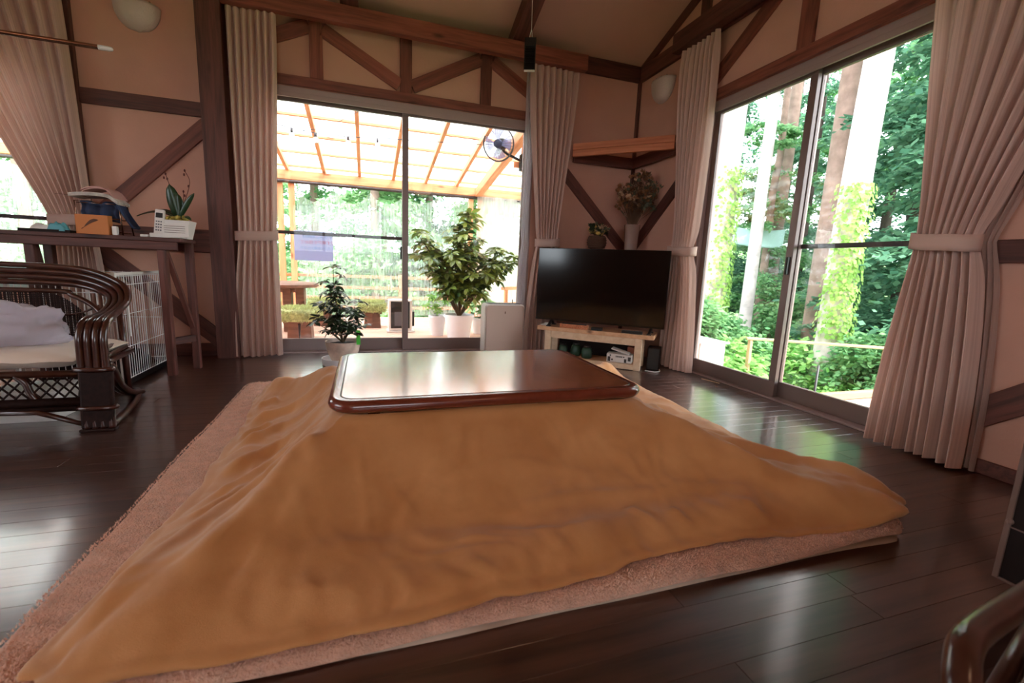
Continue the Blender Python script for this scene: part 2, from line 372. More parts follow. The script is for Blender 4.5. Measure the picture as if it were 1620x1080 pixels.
# ================================================================== THE ROOM
YB, XR, XL, YR = 4.06, 2.53, -4.5, -3.06
ZE, SLOPE, YRIDGE = 2.71, 0.366, 0.5
ZTOP = ZE+SLOPE*(YB-YRIDGE)
T = 0.15
BW, BH = (-0.81, 1.47), 2.09          # terrace window
RW = (1.38, 3.06)                      # forest window, along y
LW = (-3.85, -1.97)                    # window behind the sofa

# floor: boards 80 mm wide laid along x
floor = struct(G().box(XL, XR+0.10, YR, YB+0.10, -0.10, -0.016).obj('floor', 'floor_base'), 'dark brown polished wooden floor')
rng = random.Random(4)
cache = {}
def board_mesh(ln):
    k = round(ln, 3)
    if k not in cache:
        w, h, c = 0.0796, 0.015, 0.0005
        V = []
        for x in (-k/2, k/2):
            sx = c if x < 0 else -c
            V += [(x, -w/2, -h), (x, w/2, -h), (x, w/2, -c), (x+sx, w/2-c, 0), (x+sx, -w/2+c, 0), (x, -w/2, -c)]
        F = [tuple(range(5, -1, -1)), tuple(range(6, 12))]+[(i, (i+1) % 6, 6+(i+1) % 6, 6+i) for i in range(6)]
        cache[k] = G().add(V, F).mesh('plank', 'plank')
    return cache[k]
row = 0; y = 0.541-0.08*7+0.04
while y < YB+0.04:
    off = (0.727, -0.18, 0.28, 1.18, -0.62)[row % 5] if row != 7 else 0.727
    xs = [off+1.82*k for k in range(-3, 3)]
    xs = [-3.2]+[v for v in xs if -2.9 < v < XR-0.2]+[XR]
    if y > 2.4: xs = [v for v in xs if v > -3.3]
    for a, b in zip(xs[:-1], xs[1:]):
        o = bpy.data.objects.new('plank', board_mesh(b-a-0.0008)); col.objects.link(o); o.location = ((a+b)/2, y, 0); o.parent = floor
    row += 1; y += 0.08
y0 = 0.541-0.08*7
G().box(XL, -3.2, YR, YB, -0.016, 0).obj('plank_field', 'plank', floor, kind='stuff')
G().box(-3.2, XR, YR, y0, -0.016, 0).obj('plank_field', 'plank', floor, kind='stuff')

# walls
def wall_back():
    g = G(); zt = ZE
    g.box(XL-T, LW[0], YB, YB+T, -0.1, zt); g.box(LW[0], LW[1], YB, YB+T, BH, zt); g.box(LW[1], BW[0], YB, YB+T, -0.1, zt)
    g.box(BW[0], BW[1], YB, YB+T, BH, zt); g.box(BW[1], XR+T, YB, YB+T, -0.1, zt)
    g.box(LW[0], LW[1], YB+0.1, YB+T, -0.1, -0.002); g.box(BW[0], BW[1], YB+0.1, YB+T, -0.1, -0.002)
    return struct(g.obj('wall_back', 'plaster'), 'cream plaster wall with dark timber framing around the terrace window')
def wall_right():
    g = G(); x0, x1 = XR, XR+T
    g.box(x0, x1, RW[1], YB, -0.1, ZE); g.box(x0, x1, RW[0], RW[1], BH, ZE); g.box(x0, x1, YR, RW[0], -0.1, ZE); g.box(x0+0.1, x1, RW[0], RW[1], -0.1, -0.002)
    n = [(YB, ZE), (YRIDGE, ZTOP), (YR, ZE)]
    g.add([(x, a, b) for x in (x0, x1) for a, b in n], [(0, 1, 2), (3, 5, 4), (0, 3, 4, 1), (1, 4, 5, 2), (0, 2, 5, 3)])
    return struct(g.obj('wall_right', 'plaster'), 'cream plaster gable wall with dark timbers around the forest window')
def wall_left():
    g = G(); x0, x1 = XL-T, XL
    g.box(x0, x1, 1.8, YB, -0.1, ZE); g.box(x0, x1, -0.6, 1.8, -0.1, 0.9); g.box(x0, x1, -0.6, 1.8, 2.1, ZE); g.box(x0, x1, YR, -0.6, -0.1, ZE)
    n = [(YB, ZE), (YRIDGE, ZTOP), (YR, ZE)]
    g.add([(x, a, b) for x in (x0, x1) for a, b in n], [(0, 1, 2), (3, 5, 4), (0, 3, 4, 1), (1, 4, 5, 2), (0, 2, 5, 3)])
    return struct(g.obj('wall_left', 'plaster'))
def wall_rear():
    g = G(); y0, y1 = YR-T, YR
    g.box(XL-T, -1.6, y0, y1, -0.1, ZE); g.box(-1.6, 0.4, y0, y1, 2.0, ZE); g.box(-1.6, 0.4, y0, y1, -0.1, 0.9); g.box(0.4, XR+T, y0, y1, -0.1, ZE)
    return struct(g.obj('wall_rear', 'plaster'))
wb, wr, wl, wre = wall_back(), wall_right(), wall_left(), wall_rear()
g = G()
for (ya, za, yb, zb) in ((YB+0.3, ZE-SLOPE*0.3, YRIDGE, ZTOP), (YRIDGE, ZTOP, YR-0.3, ZE-SLOPE*0.3)):
    V = [(x, yy, zz+dz) for x in (XL-0.2, XR+0.2) for (yy, zz) in ((ya, za), (yb, zb)) for dz in (0.001, 0.06)]
    g.add(V, [(0, 1, 3, 2), (4, 6, 7, 5), (0, 4, 5, 1), (2, 3, 7, 6), (0, 2, 6, 4), (1, 5, 7, 3)])
ceiling = struct(g.obj('ceiling', 'ceiling_plaster'), 'sloping cream plaster ceiling')
def cz(y): return ZE+SLOPE*(YB-y)
for xc in (-2.85, -1.5, -0.095, 1.245):
    timber('rafter', (xc, YB-0.005, cz(YB)-0.055), (xc, YRIDGE, cz(YRIDGE)-0.055), 0.13, 0.12, 'beam_dark', ceiling)

# timbers of the back wall (proud of the plaster by 25 mm)
yf = YB-0.0125
def bt(name, x0, z0, x1, z1, w, mat='beam_dark', proud=0.025):
    yy = YB-proud/2
    return timber(name, (x0, yy, z0), (x1, yy, z1), proud, w, mat, wb, up=(0, 0, 1) if abs(x1-x0) > 1e-3 else (1, 0, 0))
bt('wall_plate', XL+0.01, 2.64, XR-0.001, 2.64, 0.139, proud=0.03)
bt('post', -1.0225, 0.001, -1.0225, 2.57, 0.155, 'beam_dark', proud=0.15)
bt('post', -1.90, 0.001, -1.90, 2.57, 0.11, proud=0.04)
bt('rail', -1.845, 1.83, -1.10, 1.83, 0.10)
bt('brace', -1.845, 1.0, -1.10, 1.735, 0.105, 'beam_red')
bt('rail', -1.845, 0.89, -1.10, 0.89, 0.17)
bt('brace', -1.845, 0.80, -1.10, 0.12, 0.12)
for xc in (-0.345, 0.328, 1.0): bt('strut', xc, 2.16, xc, 2.57, 0.095, 'beam_red')
bt('brace', -0.39, 2.53, -0.80, 2.34, 0.10, 'beam_red'); bt('brace', -0.30, 2.52, 0.28, 2.215, 0.10, 'beam_red')
bt('brace', 0.376, 2.215, 0.953, 2.52, 0.10, 'beam_red'); bt('brace', 1.05, 2.52, 1.60, 2.205, 0.10, 'beam_red')
bt('window_header', -0.945, 2.125, 1.62, 2.125, 0.07, 'beam_red', proud=0.035)
bt('window_header', -3.9, 2.125, -1.955, 2.125, 0.07, 'beam_red', proud=0.035)
bt('post', 1.68, 0.001, 1.68, 2.57, 0.11)
bt('brace', 1.735, 1.73, 2.50, 0.985, 0.10)
bt('corner_strip', 2.512, 0.001, 2.512, 2.57, 0.03, proud=0.03)
struct(G().box(LW[1]-0.0, -1.10, YB-0.02, YB-0.0005, 0.001, 0.10).obj('baseboard_back', 'beam_dark', bevel=0.003), 'dark wooden baseboard under the console table')
struct(G().box(1.49, XR-0.001, YB-0.02, YB-0.0005, 0.001, 0.10).obj('baseboard_corner', 'beam_dark', bevel=0.003), 'dark wooden baseboard behind the television')

# timbers of the right wall
def rtm(name, y0, z0, y1, z1, w, mat='beam_dark', proud=0.025):
    xx = XR-proud/2
    return timber(name, (xx, y0, z0), (xx, y1, z1), proud, w, mat, wr, up=(0, 0, 1) if abs(y1-y0) > 1e-3 else (0, 1, 0))
rtm('wall_plate', YB-0.035, 2.64, YR+0.01, 2.64, 0.139, proud=0.03)
rtm('window_header', 3.22, 2.125, 1.0, 2.125, 0.075, 'beam_red', proud=0.035)
rtm('strut', 2.272, 2.163, 2.272, 2.57, 0.105, 'beam_red'); rtm('strut', 1.28, 2.163, 1.28, 2.57, 0.105, 'beam_red')
rtm('brace', 3.10, 2.20, 2.50, 2.585, 0.105, 'beam_red'); rtm('brace', 1.34, 2.21, 2.2, 2.54, 0.105, 'beam_red')
rtm('rail', 1.37, 0.945, YR+0.02, 0.945, 0.095); rtm('brace', 1.37, 0.075, 0.35, 0.89, 0.115)
rtm('post', 3.13, 0.001, 3.13, 2.57, 0.11)
rtm('brace', 3.99, 0.99, 3.19, 1.66, 0.10)
rtm('gable_trim', YB-0.03, cz(YB-0.03)-0.035, YRIDGE, cz(YRIDGE)-0.035, 0.07); rtm('gable_strut', 3.20, 2.71, 3.20, 2.93, 0.10); rtm('gable_strut', 2.2, 2.71, 2.2, 3.3, 0.10)
struct(G().box(XR-0.02, XR-0.0005, YR+0.01, RW[0]-0.02, 0.001, 0.062).obj('baseboard_right', 'beam_dark', bevel=0.003), 'dark wooden baseboard below the right wall')
# curtain beams
t = timber('trim_1', (-0.94, 3.905, 2.58), (1.87, 3.905, 2.58), 0.07, 0.125, 'beam_red'); struct(t, 'reddish timber curtain beam above the terrace window')
G().box(-0.94, 1.87, 3.9405, 4.03, 2.56, 2.60).obj('curtain_rail', 'beam_dark', t)
t = timber('trim_2', (2.415, 3.40, 2.62), (2.415, 0.70, 2.62), 0.07, 0.14, 'beam_dark'); struct(t, 'dark timber curtain beam above the forest window')
G().box(2.4505, 2.50, 0.70, 3.40, 2.58, 2.62).obj('curtain_rail', 'beam_dark', t)
t = timber('trim_3', (-3.9, 3.905, 2.58), (-1.80, 3.905, 2.58), 0.07, 0.125, 'beam_red'); struct(t, 'timber curtain beam above the left window')
G().box(-3.9, -1.80, 3.9405, 4.03, 2.56, 2.60).obj('curtain_rail', 'beam_dark', t)

# sliding windows ------------------------------------------------------------
def window(n, origin, ex, W, Ht, mid, label, z0=0.0, rail=0.115):
    m = frame_at(origin, ex); w = struct(bpy.data.objects.new('window_%d' % n, None), label); col.objects.link(w); w.empty_display_size = 0.1
    w.location = (m @ Vector((W/2, 0.06, z0)))
    fr = G().box(0, 0.035, 0.005, 0.12, z0, Ht).box(W-0.035, W, 0.005, 0.12, z0, Ht).box(0.035, W-0.035, 0.005, 0.12, Ht-0.04, Ht).box(0.035, W-0.035, 0.005, 0.12, z0, z0+0.012)
    fr.box(0.035, W-0.035, 0.004, 0.02, Ht-0.075, Ht-0.04)
    fr.xf(m).obj('frame', 'alu_light', w, bevel=0.002)
    h = W/2
    for k, (a0, a1, b) in enumerate(((0.035, h+0.025, 0.075), (h-0.025, W-0.035, 0.035))):
        if mid == 'left': b = (0.075, 0.035)[k]
        else: b = (0.035, 0.075)[k]
        zb, zt = z0+0.0125, Ht-0.041
        s = G().box(a0, a1, b, b+0.03, zb, z0+rail).box(a0, a1, b, b+0.03, zt-0.045, zt).box(a0, a0+0.05, b, b+0.03, z0+rail, zt-0.045).box(a1-0.05, a1, b, b+0.03, z0+rail, zt-0.045)
        so = s.xf(m).obj('sash', 'alu_bronze', w, bevel=0.002)
        G().box(a0+0.05, a1-0.05, b+0.012, b+0.018, z0+rail, zt-0.045).xf(m).obj('glass_pane', 'glass', so)
        if (mid == 'left') == (k == 0) or mid == 'both':
            G().box(a0+0.05, a1-0.05, b+0.02, b+0.032, z0+0.985, z0+1.012).xf(m).obj('screen_rail', 'alu_dark', so)
    g = G().box(h-0.045, h-0.031, 0.015, 0.0345, z0+0.82, z0+0.93) if mid == 'left' else G().box(h+0.0, h+0.014, 0.015, 0.0345, z0+0.82, z0+0.93)
    g.xf(m).obj('latch', 'black_plastic', w)
    return w
window(1, (BW[0], YB, 0), (1, 0, 0), BW[1]-BW[0], BH, 'left', 'sliding glass door opening onto the covered terrace')
window(2, (XR, RW[1], 0), (0, -1, 0), RW[1]-RW[0], BH, 'right', 'sliding glass door looking into the forest')
window(3, (LW[0], YB, 0), (1, 0, 0), LW[1]-LW[0], BH, 'both', 'sliding window at the left behind the rattan settee')
def fill_window(n, m, W, z0, z1, label):
    w = struct(bpy.data.objects.new('window_%d' % n, None), label); col.objects.link(w); w.location = m @ Vector((W/2, 0.06, z0)); w.empty_display_size = 0.1
    k = 3; fr = G().box(0, W, 0.02, 0.1, z0, z0+0.05).box(0, W, 0.02, 0.1, z1-0.05, z1)
    for i in range(k+1):
        a = i*(W-0.05)/k; fr.box(a, a+0.05, 0.02, 0.1, z0+0.05, z1-0.05)
    f = fr.xf(m).obj('frame', 'alu_bronze', w)
    for i in range(k):
        a = i*(W-0.05)/k; G().box(a+0.05, a+(W-0.05)/k, 0.055, 0.06, z0+0.05, z1-0.05).xf(m).obj('glass_pane', 'glass', w)
fill_window(4, frame_at((0.4, YR, 0), (-1, 0, 0)), 2.0, 0.9, 2.0, 'window added in the unseen wall behind the viewer for fill daylight')  # unseen opening added so daylight reaches the room from behind
fill_window(5, frame_at((XL, -0.6, 0), (0, 1, 0)), 2.4, 0.9, 2.1, 'window added in the unseen far left wall for fill daylight')  # unseen opening added to let more daylight in from the left

# unseen warm globes added behind the viewer to lift the room light
for lx, ly in ((-1.5, -1.2), (1.1, -1.3), (-3.0, 0.6)):
    t = thing('fill_globe', 'unseen warm glowing globe added behind the viewer to brighten the room', 'lamp', (lx, ly, 2.3), group='added fill globes')
    G().ball((lx, ly, 2.3), 0.2, 20, 12).obj('globe', 'fill_glow', t, smooth=True)
    G().tube([(lx, ly, 2.49), (lx, ly, ZE+SLOPE*(YB-YRIDGE-abs(ly-YRIDGE)) if True else 3)], 0.006, 6).obj('cord', 'black_plastic', t)
    G().lathe([(0.05, 0), (0.05, 0.04), (0.02, 0.06)], (lx, ly, 2.485), 14).obj('cap', 'black_plastic', t)

# ================================================================== CURTAINS
def sm(t): t = max(0, min(1, t)); return t*t*(3-2*t)
def curtain(name, label, top, tie, bot, plane, side, zt, ztie, zb, amp=0.028, folds=9, fabric='curtain', seed=1, wall='back', gather=0.6, band=True, group=None):
    """side edges run top -> tie -> bottom; 'plane' is the hanging plane, 'side' the direction into the room"""
    r = random.Random(seed); ph = [r.uniform(-0.5, 0.5) for _ in range(folds+2)]
    nu, nv = folds*18+1, 72
    def edges(z):
        if z >= ztie:
            t = (zt-z)/(zt-ztie); k = t**1.25*0.45+sm(t)*0.55 if gather else t
            return top[0]+(tie[0]-top[0])*k, top[1]+(tie[1]-top[1])*k
        t = (ztie-z)/(ztie-zb); k = 1-(1-t)**2.0
        return tie[0]+(bot[0]-tie[0])*k, tie[1]+(bot[1]-tie[1])*k
    def pt(i, j):
        u = i/(nu-1); z = zt+(zb-zt)*j/(nv-1)
        e0, e1 = edges(z); w = abs(e1-e0); 
        d = abs(z-ztie); near = exp(-(d/0.10)**2)
        f = u*folds; k = int(min(f, folds-1e-6)); fr = f-k
        a = amp*(1+0.35*ph[k])*(1-0.55*near)
        if z > zt-0.12: a *= 0.55+0.45*(zt-z)/0.12
        ff = f+0.10*sin(z*1.9+ph[k]*2)*min(1, fr*4, (1-fr)*4)
        wv = 2*abs(sin(pi*ff))**0.75-1.15
        off = a*wv+0.010*sin(z*3+u*5+seed)+0.02*near
        s = e0+(e1-e0)*(u+0.05/folds*sin(2*pi*f+ph[k]))
        zz = z+(0.006*sin(7*u+seed) if j == nv-1 else 0)
        if wall == 'back': return (s, plane-side*off if False else plane+side*off, zz)
        return (plane+side*off, s, zz)
    g = G().grid(nu, nv, pt)
    t = thing(name, label, 'curtain', ((bot[0]+bot[1])/2, plane, zb) if wall == 'back' else (plane, (bot[0]+bot[1])/2, zb), group=group)
    o = g.obj('cloth', fabric, t, smooth=True)
    uv = o.data.uv_layers.new(name='UVMap')
    for lp in o.data.loops:
        i = lp.vertex_index % nu; j = lp.vertex_index//nu; uv.data[lp.index].uv = (i/(nu-1), j/(nv-1))
    if band:
        e0, e1 = edges(ztie); c0 = min(e0, e1)-0.012; c1 = max(e0, e1)+0.012; n = 36
        def ring(i, j):
            an = 2*pi*i/n; cc = (c0+c1)/2; hw = (c1-c0)/2
            dx = hw*(abs(cos(an))**0.6)*(1 if cos(an) >= 0 else -1); dy = 0.062*(abs(sin(an))**0.8)*(1 if sin(an) >= 0 else -1)
            z = ztie+0.035-0.07*j/3+0.02*sin(an*1.0+1)*0.6
            return (cc+dx, plane+side*0.012+dy, z) if wall == 'back' else (plane+side*0.012+dy, cc+dx, z)
        G().grid(n, 4, ring, wrap=True).obj('tieback', fabric, t, smooth=True, solid=0.004)
    return t
curtain('curtain', 'beige pleated curtain tied back beside the thick wooden post', (-0.925, -0.60), (-0.92, -0.655), (-0.985, -0.65), 3.935, -1, 2.515, 0.95, 0.012, folds=7, seed=2)
curtain('curtain', 'beige pleated curtain tied back to the left of the television', (1.37, 1.84), (1.49, 1.70), (1.42, 1.76), 3.935, -1, 2.515, 1.03, 0.012, folds=8, seed=5)
curtain('curtain', 'beige pleated curtain tied back at the far side of the forest window', (3.34, 2.93), (3.22, 2.95), (3.25, 2.87), 2.435, -1, 2.545, 0.98, 0.012, folds=8, seed=7, wall='right')
curtain('curtain', 'large beige pleated curtain with tieback at the right edge of the picture', (1.60, 0.72), (1.44, 1.22), (1.52, 1.13), 2.425, -1, 2.545, 0.985, 0.015, folds=9, seed=9, wall='right', amp=0.034)
curtain('curtain', 'beige pleated curtain swept back behind the console table at far left', (-2.72, -1.86), (-2.02, -1.80), (-2.06, -1.76), 3.935, -1, 2.515, 0.99, 0.012, folds=10, seed=12, gather=0)
curtain('sheer_curtain', 'white sheer curtain gathered beside the air purifier', (1.36, 1.46), (1.37, 1.44), (1.34, 1.43), 4.015, -1, 2.515, 1.0, 0.012, folds=5, seed=14, fabric='lace', amp=0.012, band=False)
curtain('sheer_curtain', 'thin sheer curtain hanging behind the large right curtain', (1.00, 0.66), (1.26, 1.19), (1.20, 1.105), 2.492, -1, 2.56, 0.985, 0.012, folds=5, seed=16, fabric='lace_beige', amp=0.010, wall='right', band=False)

# ================================================================== KOTATSU, QUILT, RUG
TX0, TX1, TY0, TY1, TZ = -0.115, 0.962, 1.322, 2.082, 0.392
kt = thing('kotatsu_table', 'low brown kotatsu table with a glossy rounded top over an orange quilt', 'table', (0.42, 1.70, 0.038))
def ringed(levels, x0, x1, y0, y1, r, n=8):
    """stack of rounded rectangles (inset, z)"""
    g = G(); L = []
    for ins, z in levels:
        L.append([(x, y, z) for x, y in rrect(x0+ins, x1-ins, y0+ins, y1-ins, max(0.002, r-ins), n)])
    m = len(L[0]); V = [v for l in L for v in l]
    F = [(i*m+k, i*m+(k+1) % m, (i+1)*m+(k+1) % m, (i+1)*m+k) for i in range(len(L)-1) for k in range(m)]
    F += [tuple(range(m-1, -1, -1)), tuple((len(L)-1)*m+k for k in range(m))]
    return g.add(V, F)
ringed([(0.03, TZ-0.040), (0.012, TZ-0.038), (0.003, TZ-0.030), (0.0, TZ-0.020), (0.003, TZ-0.010), (0.010, TZ-0.003), (0.018, TZ-0.0008), (0.030, TZ-0.0006)], TX0, TX1, TY0, TY1, 0.085).obj('rim', 'table_rim', kt, smooth=True, auto=True)
ringed([(0.0345, TZ-0.02), (0.0345, TZ-0.0002)], TX0, TX1, TY0, TY1, 0.085).obj('groove', 'table_groove', kt)
ringed([(0.038, TZ-0.02), (0.038, TZ-0.001), (0.040, TZ+0.0005)], TX0, TX1, TY0, TY1, 0.085).obj('tabletop', 'table_veneer', kt)
for lx in (TX0+0.14, TX1-0.14):
    for ly in (TY0+0.14, TY1-0.14): G().box(lx-0.025, lx+0.025, ly-0.025, ly+0.025, 0.038, 0.30).obj('leg', 'table_rim', kt)

RIDGES = [([(-.10, 1.42), (-.255, 1.394), (-.382, 1.31), (-.468, 1.113), (-.53, .95)], .026, .034), ([(-.12, 1.33), (-.195, 1.274), (-.271, 1.112), (-.376, 1.0)], .022, .034), ([(-.10, 1.30), (-.17, 1.13), (-.25, 1.0)], .012, .04),
          ([(-.13, 1.55), (-.30, 1.56), (-.49, 1.42)], .020, .028), ([(-.13, 1.72), (-.32, 1.74), (-.47, 1.62)], .020, .028), ([(-.13, 1.90), (-.33, 1.93), (-.47, 1.84)], .022, .028), ([(-.13, 2.02), (-.30, 2.12), (-.51, 2.10)], .026, .03), ([(-.12, 2.07), (-.30, 2.35), (-.52, 2.62)], .040, .05),
          ([(-.36, 1.46), (-.47, 1.33)], .014, .02), ([(-.40, 2.3), (-.5, 2.28)], .02, .03), ([(-.38, 2.0), (-.5, 1.95)], .018, .02),
          ([(.95, 1.34), (1.188, 1.164), (1.33, 1.0), (1.45, .90)], .022, .036), ([(.98, 1.42), (1.1, 1.44), (1.225, 1.416), (1.435, 1.262), (1.57, 1.05), (1.64, .90)], .042, .045), ([(1.0, 1.62), (1.3, 1.6), (1.58, 1.42)], .02, .04), ([(.96, 2.08), (1.3, 2.4), (1.65, 2.7)], .05, .06), ([(.8, 2.1), (.9, 2.4), (.95, 2.65)], .02, .05), ([(.2, 2.1), (.15, 2.4), (.1, 2.65)], .02, .05),
          ([(-.03, 1.27), (-.01, 1.16), (.0, 1.05)], .005, .012), ([(.73, 1.06), (.79, .97)], .008, .013), ([(.86, 1.03), (.885, .96)], .010, .014), ([(.45, 1.0), (.50, .91)], .006, .014), ([(.22, .99), (.30, .89)], .006, .014), ([(.05, .98), (.10, .90)], .005, .014), ([(-.15, .98), (-.10, .90)], .005, .015), ([(1.10, 1.0), (1.13, .93)], .007, .014),
          ([(.15, 1.20), (.42, 1.225), (.70, 1.18)], .0045, .012), ([(.30, 1.10), (.60, 1.12), (.95, 1.10), (1.2, 1.03)], .008, .022), ([(-.2, 1.02), (.1, 1.06), (.4, 1.03)], .008, .03), ([(.6, 1.26), (.75, 1.29), (.9, 1.25)], .004, .012), ([(.5, 1.15), (.62, 1.19)], .004, .010), ([(.05, 1.2), (.12, 1.11)], .005, .012), ([(1.05, 1.2), (1.2, 1.09), (1.3, .98)], .008, .02)]
def quilt():
    NS, NT = 150, 78                      # per side, rows
    n = noise.noise
    segs = []
    for pts, h, w in RIDGES:
        L = len(pts)-1
        for i in range(L):
            (ax, ay), (bx, by) = pts[i], pts[i+1]; segs.append((ax, ay, bx-ax, by-ay, (bx-ax)**2+(by-ay)**2, h, w, i, L))
    def folds(x, y):
        best = {}
        z = 0.0; cur = None; m = 0.0; lastw = None
        for (ax, ay, dx, dy, l2, h, w, i, L) in segs:
            if i == 0: z += m; m = 0.0
            px, py = x-ax, y-ay
            u = (px*dx+py*dy)/l2
            u = 0 if u < 0 else 1 if u > 1 else u
            ex, ey = px-u*dx, py-u*dy; d2 = ex*ex+ey*ey
            if d2 < w*w*7:
                f = (i+u)/L; tp = min(1.0, 5*f+0.15, 5*(1-f)+0.15)
                v = h*tp*exp(-d2/(w*w))
                if v > m: m = v
        return z+m
    def inner(k, s):
        c = [(TX0, TY0), (TX1, TY0), (TX1, TY1), (TX0, TY1)]
        a = Vector(c[k]); b = Vector(c[(k+1) % 4]); p = a.lerp(b, s); cen = Vector(((TX0+TX1)/2, (TY0+TY1)/2))
        d = min(s, 1-s); rr = 0.030+0.030*exp(-(d/0.05)**2)
        return p+(cen-p).normalized()*rr
    corner = [Vector((-0.60, 0.865)), Vector((1.665, 0.84)), Vector((1.70, 2.76)), Vector((-0.575, 2.70))]
    def outer(k, s):
        a = corner[k]; b = corner[(k+1) % 4]; p = a.lerp(b, s)
        cen = Vector((0.55, 1.75)); nrm = [Vector((0, 1)), Vector((-1, 0)), Vector((0, -1)), Vector((1, 0))][k]
        bow = [0, 0.05, 0.04, 0.085][k]*sin(pi*s)**0.8
        if k == 0: bow = 0.02*sin(pi*s)+0.070*exp(-((s-0.66)/0.2)**2)
        p = p+nrm*(bow+sin(pi*s)*(0.016*n(Vector((s*9, k*3.1, 0)))+0.010*n(Vector((s*30, k*3.1, 0)))))
        d = min(s, 1-s)
        return p+(cen-p).normalized()*0.075*exp(-(d/0.020)**1.4)
    U = [(k, i/NS) for k in range(4) for i in range(NS)]
    m = len(U); V = []
    for j in range(NT):
        t = j/(NT-1)
        for (k, s) in U:
            pi_, po = inner(k, s), outer(k, s)
            d = min(s, 1-s); cw = exp(-(d/0.14)**2)
            hem = 0.92; tt = min(t/hem, 1.0)
            p = pi_.lerp(po, tt)
            zprof = 0.348*((1-tt)**1.16)*(1-0.10*sin(pi*tt))
            pad = 0.088*exp(-((tt-0.90)/0.25)**2)*(0.80+0.35*n(Vector((p.x*3.5, p.y*3.5, 1.3))))
            z = zprof-0.020*sin(pi*tt)*(1-cw)+pad*min(1, tt*1.6)+0.034*cw*sin(pi*tt)**1.2
            env = min(1, tt*6)
            z += env*1.15*folds(p.x, p.y)
            z += 0.016*sin(pi*tt)*n(Vector((p.x*3.2, p.y*3.2, 2)))
            cr = n(Vector((p.x*8+3*n(Vector((p.x*4, p.y*4, 9))), p.y*8, 4)))
            z += env*0.0065*(1-abs(cr)*2.2)
            z += env*0.0042*(0.5+0.8*tt)*n(Vector((p.x*19, p.y*13+2*n(Vector((p.x*6, p.y*6, 3))), 8)))
            z += 0.034*exp(-((p.x-1.60)**2+(p.y-0.87)**2)/0.03)*tt
            if tt < 0.06: z = max(min(z, 0.351), 0.345)*(1-tt/0.06)+z*(tt/0.06)
            base = 0.036+0.030*exp(-((p.x-1.60)**2+(p.y-0.87)**2)/0.03)
            z = max(z, base+0.020)
            if t > hem:                                      # rounded hem tucked back under
                a = (t-hem)/(1-hem)*pi*0.92; hgt = z-base; rim = (pi_-po).normalized()
                p = po-rim*0.030*sin(a)+rim*0.03*max(0, (a-pi/2)/(pi/2))
                z = max(base+hgt*(0.5+0.5*cos(a)), base+0.001)
            V.append((p.x, p.y, z))
    F = [(j*m+i, j*m+(i+1) % m, (j+1)*m+(i+1) % m, (j+1)*m+i) for j in range(NT-1) for i in range(m)]
    o = G().add(V, F).obj('kotatsu_quilt', 'quilt', smooth=True)
    return tag(o, 'thick golden orange quilt draped from the low table over the rug', 'quilt')
quilt()
